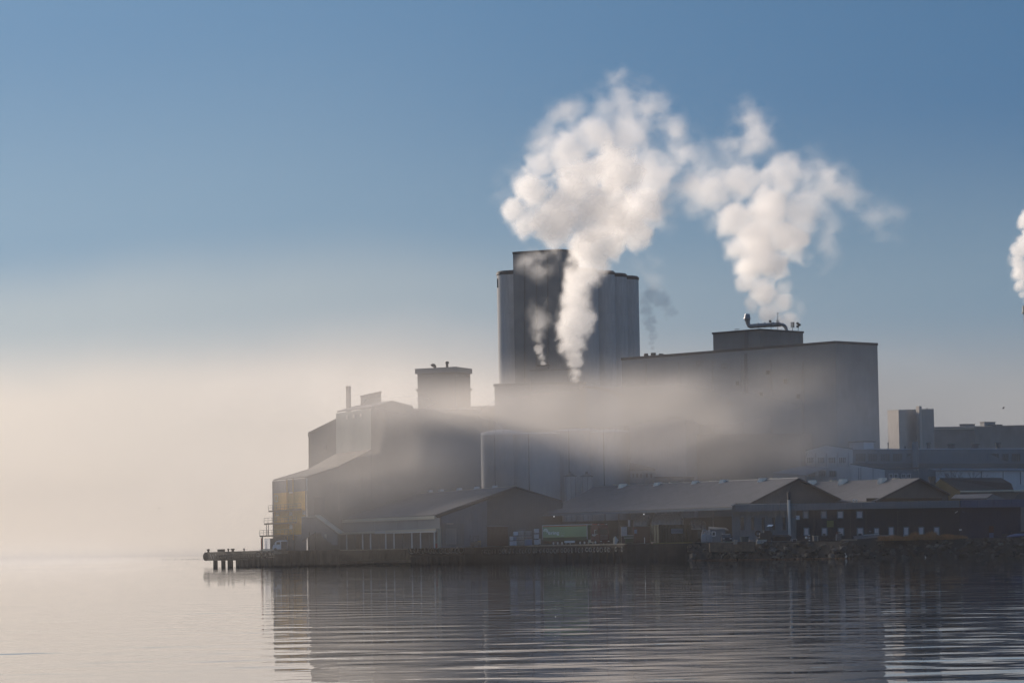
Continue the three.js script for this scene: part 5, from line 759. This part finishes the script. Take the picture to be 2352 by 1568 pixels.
  { // winch trailer with a wheel and the raised panel on legs
    const D = 576, p = gp(1752, D), g = thing('winch_trailer', p, 'dark winch trailer with one upright wheel behind the bright crates', 'trailer'); new MB().box(p.x + .6, p.y + 1.15, p.z, 2.2, .9, 1.3).box(p.x + .9, p.y + 1.75, p.z, 1.2, .4, 1).build('body', M.darkSteel, g); new MB().geo(new THREE.TorusGeometry(.42, .12, 8, 20), new THREE.Matrix4().makeTranslation(p.x - .75, p.y + 1.5, p.z + .1)).build('wheel', M.rubber, g); new MB().box(p.x + .3, p.y + .35, p.z, 2.4, .7, .9).build('chassis', M.darkSteel, g); new MB().tube([V(p.x - .35, p.y + 1.45, p.z + .2), V(p.x - .2, p.y + 1.45, p.z + .2)], .22, 10).build('hub', M.cream, g);
    const D2 = 574, s = thing('panel_stand', gp(1771, D2), 'tilted pale panel on two tall legs beside the blue building wall', 'stand'), A = (x, y, d = 0) => at(x, y, D2 + d); new MB().slab([A(1762, 1209), A(1773, 1209), A(1777, 1205.6, 1), A(1766, 1205.6, 1)], .07, UP).build('panel', M.whitePaint, s); for (const x of [1769, 1773.5]) { const b = gp(x + (x > 1770 ? 1.5 : -.5), D2); new MB().beam(b, A(x, 1208), .1).build('leg', M.darkSteel, s); } for (let i = 1; i < 6; i++) new MB().beam(A(1769, 1209 + i * 6), A(1774, 1209 + i * 6), .06).build('rung', M.darkSteel, s);
    const bt = thing('covered_boat', gp(1795, 578), 'small dark boat on the ground under a brown cover left of the steel pipe', 'boat'), c = gp(1795, 578); const hull = (y, k, l) => [[-1, 0], [-.6, .55], [.5, .6], [1, 0], [.5, -.6], [-.6, -.55]].map(([i, j]) => V(c.x + i * l, c.y + y, c.z + j * k)); new MB().loft(hull(.1, .7, 1.6), hull(.85, 1.1, 1.9)).build('hull', M.darkSteel, bt); new MB().loft(hull(.86, 1.1, 1.9), hull(1.25, .2, 1.3)).build('cover', M.brownRoof, bt); new MB().beam(V(c.x - 1.6, c.y + 1, c.z + 1), V(c.x + .5, c.y + .7, c.z + 1.15), .09).build('strake', M.wood, bt);
  }
  box('pallet_frame', 1821, 1830.5, 1237.5, 1244.5, 574, 'small open square frame right of the steel pipe', 'frame', M.darkSteel, .4, 0, (q) => { new MB().beam(V(q.a.x, q.a.y, q.a.z + .05), V(q.a.x, q.b.y, q.a.z + .05), .07).beam(V(q.b.x, q.a.y, q.a.z + .05), V(q.b.x, q.b.y, q.a.z + .05), .07).beam(V(q.a.x, q.b.y, q.a.z + .05), V(q.b.x, q.b.y, q.a.z + .05), .07).build('bar', M.galv, q.g); new MB().box(q.c.x, q.a.y - .3, q.c.z, q.w, .7, .4).build('foot', M.wood, q.g); });
  box('cable_drum', 1869, 1880, 1231, 1247, 572, 'pale square utility box left of the rusty-topped tub', 'cabinet', mat(.2, .18, .17, { map: dirt }), .9, .1, (q) => { new MB().box(q.c.x, q.b.y + .03, q.c.z, q.w + .1, .06, 1).build('lid', M.cream, q.g); new MB().beam(V(q.b.x - .1, q.a.y, q.a.z + .05), V(q.b.x - .1, q.b.y, q.a.z + .05), .09).build('edge', M.cream, q.g); });
  { const D = 570, p = gp(1927.5, D), g = thing('rusty_tub', p, 'grey tub with a heap of rusty scrap on top, below the windows', 'tub'); new MB().lathe(p, [[.4, 0], [.48, .5], [.46, 1.2], [.4, 1.22]], 16).build('tub', mat(.17, .16, .17, { map: dirt }), g); for (let i = 0; i < 9; i++) new MB().box(p.x + rr(-.42, .42), p.y + 1.28 + rr(0, .18), p.z + rr(-.3, .3), rr(.2, .4), .14, .2, rr(0, 3)).build('scrap', M.rust, g); new MB().beam(V(p.x - .47, p.y, p.z + .1), V(p.x - .45, p.y + 1, p.z + .1), .07).build('edge', M.whitePaint, g); }
  { const p = gp(1853, 572), g = thing('white_float', V(p.x, p.y + .55, p.z), 'small bright white float on a stand near the lower left window', 'float'); new MB().geo(new THREE.SphereGeometry(.22, 12, 8), new THREE.Matrix4().makeTranslation(p.x, p.y + .62, p.z)).build('ball', M.whitePaint, g); new MB().beam(p, V(p.x, p.y + .5, p.z), .1).build('stand', M.darkSteel, g); const f = thing('life_ring_post', gp(1860, 572), 'short post with white bands beside the bright float', 'post'), c = gp(1860, 572); for (let i = 0; i < 5; i++) new MB().box(c.x, c.y + .12 + i * .23, c.z, .26, .17, .26).build('band', i % 2 ? M.darkSteel : M.whiteTrim, f); }
  { const a = gp(1884, 575), b = gp(1918, 573), g = thing('low_bench', a.clone().lerp(b, .5), 'long low dark bench between the utility box and the rusty tub', 'bench'); new MB().beam(V(a.x, 3.60, a.z), V(b.x, 3.60, b.z), .5, .1).build('seat', M.wood, g); for (const t of [.05, .5, .95]) { const p = a.clone().lerp(b, t); new MB().beam(p, V(p.x, 3.55, p.z), .14).build('leg', M.darkSteel, g); } }
  { const a = gp(1966, 574), b = gp(2060, 571), g = thing('door_ramp', a.clone().lerp(b, .5), 'low dark ramp and landing in front of the office door', 'ramp'); new MB().loft([a, b, b.clone().add(V(0, 0, -4)), a.clone().add(V(0, 0, -4))], [V(a.x, 3.30, a.z), V(b.x, 3.75, b.z), V(b.x, 3.95, b.z - 4), V(a.x, 3.90, a.z - 4)]).build('ramp', M.darkSteel, g); new MB().beam(V(gp(1988, 571).x, 4.00, gp(1988, 571).z - 2.4), V(gp(2024, 571).x, 4.12, gp(2024, 571).z - 2.4), .12).build('edge', M.whiteTrim, g); }
  const boat = (x0, x1, y, D, dy, label) => { const a = at(x0, y, D), b = at(x1, y + dy, D), g = thing('upturned_boat', V((a.x + b.x) / 2, G, a.z), label, 'boat'), n = 9, R = [...Array(n)].map((_, i) => { const t = i / (n - 1), c = a.clone().lerp(b, t), w = .12 + .5 * Math.sin(Math.PI * (.08 + .86 * t)); return [...Array(8)].map((_, j) => { const s = j / 7 * Math.PI; return V(c.x, c.y - .25 + w * .75 * Math.sin(s), c.z + w * 1.3 * Math.cos(s)); }); }); const m = new MB(); for (let i = 0; i < n - 1; i++) for (let j = 0; j < 7; j++) m.quad(R[i][j], R[i][j + 1], R[i + 1][j + 1], R[i + 1][j]); m.build('hull', M.blue, g); new MB().beam(a.clone().add(V(.3, .12, 0)), b.clone().add(V(-.3, .12, 0)), .07).build('keel', M.blue, g); for (const t of [.2, .8]) { const p = a.clone().lerp(b, t); new MB().box(p.x, (G + p.y - .25) / 2, p.z, .2, Math.max(.1, p.y - .25 - G), 1).build('trestle', M.wood, g); } };
  boat(2230, 2278, 1244, 566, -5, 'long pale blue upturned boat at the foot of the blue building'); boat(2314, 2362, 1230, 570, -4, 'pale blue upturned boat near the right edge of the picture');
  { const p = gp(2325, 574), g = thing('boat_trailer', p, 'dark low boat trailer below the blue boat at the right edge', 'trailer'); new MB().box(p.x + .6, p.y + .45, p.z, 4.4, .5, 1.4).box(p.x + 1.2, p.y + .85, p.z, 2.4, .4, 1.2).build('frame', M.darkSteel, g); for (const s of [-.5, 1.7]) new MB().geo(new THREE.TorusGeometry(.26, .1, 8, 16), new THREE.Matrix4().makeTranslation(p.x + s, p.y + .36, p.z + .75)).build('wheel', M.rubber, g); }
  { // forklift in the roller-door yard
    const p = gp(1093, 642), g = thing('forklift', p, 'dark and yellow forklift before the bluish warehouse end wall', 'forklift'), q = (x, y, z) => V(p.x + x, p.y + y, p.z + z), Y = mat(.3, .2, .03, { roughness: .4 });
    new MB().box(p.x, p.y + .7, p.z, 1.9, .7, 1.1).build('body', M.darkSteel, g); new MB().box(p.x + .7, p.y + .85, p.z, .6, .8, 1).build('counterweight', Y, g); for (const [x, z] of [[-.5, .5], [.6, .5], [-.5, -.5], [.6, -.5]]) new MB().beam(q(x, 1, z), q(x, 2.1, z), .08).build('pillar', M.darkSteel, g); new MB().box(p.x + .05, p.y + 2.14, p.z, 1.3, .08, 1.15).build('roof', M.darkSteel, g); for (const z of [-.3, .3]) new MB().beam(q(-1, .1, z), q(-1, 2.4, z), .12).build('mast', M.darkSteel, g); for (const z of [-.3, .3]) new MB().beam(q(-1, .15, z), q(-2.1, .15, z), .14, .06).build('fork', M.darkSteel, g); for (const [x, r] of [[-.6, .34], [.65, .28]]) new MB().tube([q(x, r, .45), q(x, r, .62)], r, 14).tube([q(x, r, -.45), q(x, r, -.62)], r, 14).build('wheel', M.rubber, g); new MB().box(p.x + .15, p.y + 1.2, p.z, .5, .12, .5).box(p.x + .4, p.y + 1.5, p.z, .1, .6, .5).build('seat', M.black, g); }
  { const p = gp(1038, 646), g = thing('red_drums', p, 'two dull red drums beside the roller door', 'drum'); for (const x of [-.4, .4]) new MB().lathe(V(p.x + x - 2.6, p.y, p.z), [[.29, 0], [.29, .3], [.31, .31], [.29, .33], [.29, .6], [.31, .61], [.29, .63], [.29, .88], [0, .88]], 16).build('drum', M.red, g); }
}
{ // below the yellow wall: container and van
  const g = thing('shipping_container', gp(607, 672), 'container with white doors and a teal side under the galleries', 'container');
  const A = gp(606.5, 672), B = gp(620.6, 668), C = gp(646, 678), t = at(620, 1236, 668).y, up = (p, h) => V(p.x, h, p.z), d = A.clone().add(C).sub(B);
  new MB().loft([A, B, C, d], [A, B, C, d].map((p) => up(p, t))).build('body', M.tealBox, g);
  for (const k of [0, .5]) { const a = A.clone().lerp(B, k + .02).add(V(-.02, 0, .05)), b = A.clone().lerp(B, k + .48).add(V(-.02, 0, .05)); new MB().slab([up(a, 3.20), up(b, 3.20), up(b, t - .1), up(a, t - .1)], .05).build('door', M.whitePaint, g); }
  for (const k of [.3, .7]) { const a = A.clone().lerp(B, k).add(V(-.02, 0, .12)); new MB().beam(up(a, 3.20), up(a, t - .1), .05).build('locking_bar', M.galv, g); }
  new MB().beam(up(A, G).add(V(-.6, 0, .1)), up(A, t + .1).add(V(-.6, 0, .1)), .18).build('corner_post', M.red, g);
  const p = gp(637, 664), v = thing('white_van', p, 'white van parked nose-out under the galleries, sunlit at its front', 'van'), q = (x, y, z) => V(p.x + x, p.y + y, p.z + z);
  const sec = (x, h, w) => [q(x, .3, -w), q(x, .3, w), q(x, h, w * .9), q(x, h, -w * .9)];
  const S = [sec(-.95, .9, .85), sec(-.7, 1.25, .9), sec(-.2, 2.0, .9), sec(.5, 2.15, .92), sec(2.0, 2.1, .92)], bm = new MB(); for (let i = 0; i < 4; i++) for (let j = 0; j < 4; j++) bm.quad(S[i][j], S[i][(j + 1) % 4], S[i + 1][(j + 1) % 4], S[i + 1][j]); bm.poly(S[0]).poly(S[4]).build('body', M.whitePaint, v);
  new MB().quad(q(-.73, 1.27, -.72), q(-.73, 1.27, .72), q(-.25, 1.95, .7), q(-.25, 1.95, -.7)).build('windscreen', M.paneDark, v); new MB().box(p.x + .2, p.y + 1.55, p.z + .9, .7, .5, .04).build('side_window', M.paneDark, v); new MB().box(p.x + 1.4, p.y + 1.1, p.z + .93, 1.2, 1.6, .03).build('side_panel', M.darkSteel, v);
  for (const x of [-.4, 1.5]) for (const z of [-.8, .8]) new MB().tube([q(x, .32, z - .1), q(x, .32, z + .1)], .32, 14).build('wheel', M.rubber, v); new MB().box(p.x - .55, p.y + 1.35, p.z + 1.05, .1, .25, .2).build('mirror', M.darkSteel, v);
  for (const [x, y0, m] of [[659, 1232, M.galv], [668, 1233, M.pile], [681, 1236, M.pile]]) {}
  const s = thing('timber_stack', gp(614, 662), 'pale timber boards stacked at the root of the pier', 'boards'), c = gp(612, 664); for (let i = 0; i < 4; i++) new MB().box(c.x, c.y + .08 + i * .11, c.z, 3.4 - i * .5, .09, .8, -.1 + i * .05).build('board', M.cream, s);
}
{ // birds
  const bird = (x, y, D, s, label, cat = 'bird') => { // standing heron: body, neck, head, bill, legs as one figure
    const p = at(x, y, D), g = new MB(), q = (a, b) => V(p.x + a * s, p.y + b * s, p.z);
    g.tube([q(.02, .34), q(.1, .3), q(.22, .36), q(.3, .46), q(.26, .56), q(.2, .62)], [.03, .11, .15, .12, .06, .045], 10).tube([q(.2, .62), q(.13, .72), q(.16, .82), q(.12, .9)], [.045, .035, .032, .035], 8).tube([q(.14, .88), q(.1, .92), q(.03, .92)], [.04, .055, .03], 8).tube([q(.05, .915), q(-.1, .9)], [.02, .004], 5);
    for (const k of [.16, .22]) g.tube([q(k, .3), q(k + .02, .15), q(k, 0)], .012, 4);
    const o = g.build('wading_bird', mat(.6, .58, .55)); tag(o, label, cat); };
  bird(1941, 1284, 548.5, 1.1, 'pale wading bird standing at the water below the blue building');
  bird(2125, 1282.5, 545.5, .5, 'small white bird on the waterline right of the wading bird');
  const fly = (x, y, D, s, label) => { const p = at(x, y, D), g = new MB(), q = (a, b, c) => V(p.x + a * s, p.y + b * s, p.z + c * s); g.tube([q(-.22, 0, 0), q(-.1, 0, 0), q(.08, .01, 0), q(.25, 0, 0)], [.01, .06, .05, .01], 8).slab([q(-.08, .03, 0), q(.08, .03, 0), q(.14, .22, .5), q(.02, .25, .55)], .012 * s).slab([q(-.08, .03, 0), q(.08, .03, 0), q(.14, .22, -.5), q(.02, .25, -.55)], .012 * s); tag(g.build('gull', M.darkSteel), label, 'bird'); };
  fly(2305.5, 938, 700, 1.4, 'dark bird flying above the long far hall'); fly(2130, 939, 880, 1.3, 'tiny bird just above the far beige tower'); fly(364, 1167, 800, 1, 'tiny bird flying in the bright mist on the left');
}
{ // line of floats far out on the water
  let n = 0; const g0 = 'row of far floats on the misty water';
  for (let i = 0; i < 26; i++) { const x = 372 + i * 4 + rr(-1, 1); if (rnd() < .25) continue; const D = 1900, p = at(x, 1275, D); const m = new THREE.Mesh(n ? scene.getObjectByName('mooring_float').geometry : new THREE.SphereGeometry(.26, 8, 6), M.steel); m.name = numbered('mooring_float'); m.position.set(p.x, .15, p.z); tag(m, 'dark speck of a float in the row far out on the misty water', 'float', g0); scene.add(m); n++; }
}

// ------------------------------------------------------------------ steam, smoke and drifting mist
const air = (c, op, t, o = {}) => new THREE.MeshPhysicalMaterial({ color: new THREE.Color().setRGB(...c), roughness: 1, specularIntensity: 0, transmission: t, thickness: 0, transparent: true, opacity: op, side: THREE.DoubleSide, depthWrite: false, ...o });
// a plume: blobs [column, row, radius, density 0..1, depth offset] at distance D give a turbulent density in space; it is drawn as many thin curved layers
// through that density, one behind the other, each as thick with steam as the density where it passes
function plume(name, D, blobs, color, label, o = {}) {
  const k = D / F, B = blobs.map(([x, y, r, d = 1, dz = 0]) => ({ c: at(x, y, D + dz), r: r * k, d })), cell = o.cell ?? .42, w = o.wave ?? 7, amp = o.amp ?? 1;
  const lo = V(1e9, 1e9, 1e9), hi = V(-1e9, -1e9, -1e9);
  for (const b of B) { lo.min(b.c.clone().subScalar(b.r * 1.3)); hi.max(b.c.clone().addScalar(b.r * 1.3)); }
  const nx = Math.ceil((hi.x - lo.x) / cell), ny = Math.ceil((hi.y - lo.y) / cell), nz = o.layers ?? 20, dz = (hi.z - lo.z) / nz, p = V(0, 0, 0);
  const density = () => {
    let t = -1, rad = 1, d = 0, thin = 0;
    for (const b of B) { const x = p.x - b.c.x, y = p.y - b.c.y, z = p.z - b.c.z, q = (x * x + y * y + z * z) / (b.r * b.r); if (q > 2.2) continue; if (b.d < .7) { thin += b.d * (1 - q / 2.2) ** 2; continue; } const u = 1 - Math.sqrt(q), v = u - (1 - b.d) * .12; if (v > t) { t = v; rad = b.r; d = b.d; } }
    if (t < -.4 && thin < .02) return 0;
    const ww = w * clamp(rad / 4.2, .22, 1), x = p.x / ww, y = p.y / ww, z = p.z / ww, n = fbm(x, y, z, 5);
    let dense = 0;
    if (t > -.4) {
      const bil = Math.abs(perlin.noise(x * 1.7 + 4, y * 1.7, z * 1.7)) + .5 * Math.abs(perlin.noise(x * 3.7, y * 3.7 + 7, z * 3.7)) + .15 * Math.abs(perlin.noise(x * 7.9, y * 7.9 + 7, z * 7.9));
      dense = sst(-.04, o.soft ?? .46, t * 1.05 + amp * (n * .8 + (.33 - bil) * .42) - .1) * lerp(.35, 1, sst(.65, 1, d));
    }
    if (thin < .02) return dense;
    const wt = o.wisp ?? 5, X = p.x / wt, Y = p.y / wt, Z = p.z / wt, r1 = fbm(X + .6 * n, Y, Z + 3, 5), veil = Math.min(thin, .75) * sst(-.28, .5, r1 * 1.5 + thin * .55 - .22);
    return Math.max(dense, (o.veil ?? .52) * veil);
  };
  const g = thing(name, drop(B[0].c, B[0].c.y), label, 'steam'), org = originOf.get(g), m = air(color, 1, o.through ?? .85, { vertexColors: true });
  for (let k = 0; k < nz; k++) {
    const z0 = lo.z + (k + .5) * dz, pos = new Float32Array((nx + 1) * (ny + 1) * 3), col = new Float32Array((nx + 1) * (ny + 1) * 4).fill(1), idx = [];
    for (let j = 0, q = 0; j <= ny; j++) for (let i = 0; i <= nx; i++, q++) {
      const x = lo.x + i * cell, y = lo.y + j * cell; p.set(x, y, z0 + dz * .7 * perlin.noise(x * .16 + k, y * .16, k * 5.1));
      pos[q * 3] = x - org.x; pos[q * 3 + 1] = y - org.y; pos[q * 3 + 2] = p.z - org.z; col[q * 4 + 3] = 1 - Math.exp(-(o.sigma ?? .4) * dz * density());
    }
    const A = (q) => col[q * 4 + 3];
    for (let j = 0; j < ny; j++) for (let i = 0; i < nx; i++) { const a = j * (nx + 1) + i, b = a + nx + 1; if (A(a) + A(a + 1) + A(b) + A(b + 1) < .006) continue; idx.push(a, a + 1, b + 1, a, b + 1, b); }
    if (!idx.length) continue;
    const used = new Map(), P = [], C = [], I = idx.map((q) => { if (!used.has(q)) { used.set(q, used.size); P.push(pos[q * 3], pos[q * 3 + 1], pos[q * 3 + 2]); C.push(1, 1, 1, A(q)); } return used.get(q); });
    const q = new THREE.BufferGeometry(); q.setAttribute('position', new THREE.BufferAttribute(new Float32Array(P), 3)); q.setAttribute('color', new THREE.BufferAttribute(new Float32Array(C), 4)); q.setIndex(I); q.computeVertexNormals();
    const s = new THREE.Mesh(q, m); s.name = 'steam_layer'; s.userData.kind = 'stuff'; s.castShadow = s.receiveShadow = true; g.add(s);
  }
  return g;
}
const steamC = [.995, .98, .965];
plume('steam_plume', 722, [[1321, 868, 13], [1320, 855, 17], [1320, 836, 22], [1318, 812, 29], [1316, 784, 38], [1316, 754, 47], [1321, 722, 51], [1324, 692, 51], [1328, 662, 53], [1338, 630, 59], [1350, 598, 63], [1356, 570, 62],
  [1330, 560, 48, 1, 3], [1352, 548, 62], [1212, 515, 50, 1, 6], [1180, 478, 44, 1, 6], [1222, 438, 58, .9, 4], [1240, 378, 42, .8], [1285, 500, 82], [1330, 420, 85, 1, -3], [1380, 480, 88, 1, -5], [1440, 505, 70, .95, 2], [1482, 470, 74, .85, 4], [1498, 405, 66, .8, 4], [1420, 390, 80], [1310, 350, 66, .78], [1365, 315, 70, .74, 3], [1400, 560, 50], [1460, 530, 52, 1, 3],
  [1430, 300, 64, .6], [1290, 265, 50, .55], [1345, 262, 52, .5], [1417, 178, 34, .65], [1405, 225, 44, .5], [1470, 240, 58, .52], [1520, 275, 54, .55], [1545, 340, 52, .52], [1590, 385, 50, .45], [1600, 440, 50, .4], [1575, 330, 50, .4], [1270, 320, 52, .5], [1525, 470, 60, .6], [1230, 340, 50, .4], [1170, 430, 46, .4], [1440, 330, 70, .6]],
  steamC, 'thick white steam billowing from the stack in front of the silo tower', { sigma: .3, layers: 22 });
plume('steam_plume', 736, [[1792, 740, 28], [1808, 733, 30, .9], [1765, 720, 32], [1828, 712, 26, .6], [1728, 698, 26], [1795, 694, 34], [1750, 668, 48], [1800, 660, 30, .7], [1712, 648, 30], [1722, 612, 53], [1770, 600, 57], [1700, 575, 47], [1735, 548, 70], [1800, 545, 66, .9], [1838, 585, 36, .85], [1690, 500, 60, .85], [1760, 480, 80, .85], [1835, 485, 66, .75],
  [1650, 440, 64, .72], [1700, 425, 70, .74], [1800, 405, 70, .73], [1875, 405, 64, .66], [1895, 455, 50, .55], [1650, 365, 52, .5], [1720, 335, 62, .52], [1715, 262, 46, .55], [1745, 300, 48, .5], [1930, 420, 44, .42], [1975, 465, 50, .4], [2040, 515, 56, .32], [1590, 425, 46, .5], [1625, 470, 56, .68], [1905, 530, 48, .45], [1890, 590, 44, .3]],
  steamC, 'broad white steam drifting from the roof house of the tall factory hall', { sigma: .3, layers: 22 });
plume('steam_wisp', 733, [[1248, 834, 8, .9], [1244, 820, 11, .8], [1238, 802, 17, .72], [1244, 782, 19, .66], [1238, 760, 22, .5], [1246, 738, 24, .45], [1228, 720, 22, .35], [1240, 690, 24, .3]], steamC, 'thin wisp of steam from the small outlet before the dark tower', { wave: 4, cell: .25, layers: 7, sigma: .5 });
plume('steam_wisp', 745, [[1230, 600, 32, .6], [1262, 596, 36, .65], [1205, 606, 24, .5], [1240, 625, 26, .5]], steamC, 'torn shred of steam across the top of the dark tower', { layers: 7, cell: .35, sigma: .35 });
plume('smoke_plume', 787, [[1498.5, 800, 6, 1], [1498, 788, 9, 1], [1497, 772, 15, .9], [1493, 755, 19, .85], [1494, 735, 22, .85], [1488, 714, 24, .8], [1484, 692, 24, .75], [1498, 676, 31, .8], [1520, 690, 31, .8], [1538, 716, 23, .7], [1505, 650, 26, .5], [1480, 640, 28, .4], [1500, 610, 32, .35], [1460, 590, 32, .35]], [.98, .97, .96], 'grey smoke rising behind the factory hall roof, paler at its top', { wave: 5, cell: .3, layers: 9, sigma: .2 });
plume('steam_plume', 820, [[2355, 690, 8], [2352, 675, 15], [2347, 655, 23], [2344, 630, 27], [2342, 600, 27], [2345, 575, 26], [2360, 560, 32], [2345, 512, 16], [2360, 505, 26], [2372, 620, 36], [2375, 540, 30]], steamC, 'steam from the chimney cut by the right edge of the picture', { layers: 12, cell: .4 });
// drifting mist: banks [column, row, distance, half-width, half-height, half-depth in metres, optical depth]
{
  const banks = [
    [480, 1130, 604, 300, 100, 12, .14],              // low mist over the left water and quay
    [860, 1110, 644, 230, 80, 8, .2],
    [730, 905, 652, 170, 46, 6, .42],
    [970, 925, 658, 140, 32, 5, .46],
    [1000, 1030, 664, 200, 70, 6, .14],
    [1250, 940, 684, 180, 46, 7, .55],
    [1180, 1030, 676, 280, 70, 7, .36],
    [1500, 950, 684, 170, 50, 6, .42],
    [1790, 925, 684, 220, 56, 6, .34],
    [1660, 1030, 668, 290, 66, 7, .46],
    [2120, 1060, 672, 240, 50, 8, .17],
    [1450, 1190, 586, 420, 50, 8, .055],
    [780, 880, 772, 200, 34, 12, .32],                // top edge of the bank over open water
  ].map(([x, y, D, sx, sy, sz, tau]) => ({ c: at(x, y, D), a: sx * D / F, b: sy * D / F, s: sz, k: tau / (Math.sqrt(2 * Math.PI) * sz) }));
  const dens = (p) => {
    let s = 0; for (const b of banks) { const e = ((p.x - b.c.x) / b.a) ** 2 + ((p.y - b.c.y) / b.b) ** 2 + ((p.z - b.c.z) / b.s) ** 2; if (e < 16) s += b.k * Math.exp(-.5 * e); }
    return s > 1e-5 ? s * clamp(1 + 1.05 * fbm(p.x * .022 + 5, p.y * .06 - p.x * .012, p.z * .02, 5), .06, 2.2) : 0;
  };
  const g = new THREE.Group(); g.name = 'mist_bank'; tag(g, 'bank of sunlit morning mist drifting before the works', null, null, 'stuff'); scene.add(g);
  const m = air([.9, .86, .82], .29, .85, { vertexColors: true }), step = 10, X0 = -118, X1 = 118, Y0 = .3, Y1 = 62, nx = 150, ny = 62;
  for (let D = 584; D <= 786; D += step) {
    const pos = [], col = [], idx = [], al = [];
    for (let j = 0; j <= ny; j++) for (let i = 0; i <= nx; i++) {
      const x = lerp(X0, X1, i / nx), y = lerp(Y0, Y1, j / ny), p = V(x, y, -D + 4 * perlin.noise(x * .02, y * .03, D * .37) + 1.5 * perlin.noise(x * .08, y * .1, D * .7));
      pos.push(p.x, p.y, p.z); const a = Math.min(.29, 1 - Math.exp(-dens(p) * step)); al.push(a); col.push(1, 1, 1, a / .29);
    }
    for (let j = 0; j < ny; j++) for (let i = 0; i < nx; i++) { const a = j * (nx + 1) + i, q = [a, a + 1, a + nx + 2, a + nx + 1]; if (Math.max(...q.map((v) => al[v])) < .004) continue; idx.push(q[0], q[1], q[2], q[0], q[2], q[3]); }
    if (!idx.length) continue;
    const q = new THREE.BufferGeometry(); q.setAttribute('position', new THREE.BufferAttribute(new Float32Array(pos), 3)); q.setAttribute('color', new THREE.BufferAttribute(new Float32Array(col), 4)); q.setIndex(idx); q.computeVertexNormals();
    const o = new THREE.Mesh(q, m); o.name = 'mist_layer'; o.castShadow = o.receiveShadow = true; tag(o, null, null, null, 'stuff'); g.add(o);
  }
}
{ // the mist lies thick and low over the open water farther out
  const g = new THREE.Group(); g.name = 'sea_mist'; tag(g, 'low bright mist lying over the open water on the left', null, null, 'stuff'); scene.add(g);
  const m = air([.97, .94, .91], .29, .85, { vertexColors: true });
  [840, 960, 1120, 1320, 1580, 1880, 2200].forEach((D, k) => {
    const X1 = (560 - 1176) / F * D, X0 = -.36 * D - 60, nx = 60, ny = 16, H = 34, pos = [], col = [], idx = [];
    for (let j = 0; j <= ny; j++) for (let i = 0; i <= nx; i++) { const x = lerp(X0, X1, i / nx), y = .2 + H * (j / ny) ** 1.6; pos.push(x, y, -D + 14 * perlin.noise(x * .01, y * .03, k)); const a = .16 * Math.exp(-y / 11) * clamp(.85 + .9 * fbm(x * .012, y * .04, k * 3, 4), 0, 1) * sst(0, .2, 1 - i / nx) * (1 - j / ny); col.push(1, 1, 1, a / .29); }
    for (let j = 0; j < ny; j++) for (let i = 0; i < nx; i++) { const a = j * (nx + 1) + i; idx.push(a, a + 1, a + nx + 2, a, a + nx + 2, a + nx + 1); }
    const q = new THREE.BufferGeometry(); q.setAttribute('position', new THREE.BufferAttribute(new Float32Array(pos), 3)); q.setAttribute('color', new THREE.BufferAttribute(new Float32Array(col), 4)); q.setIndex(idx); q.computeVertexNormals();
    const o = new THREE.Mesh(q, m); o.name = 'mist_layer'; tag(o, null, null, null, 'stuff'); g.add(o);
  });
}
renderer.render(scene, camera);
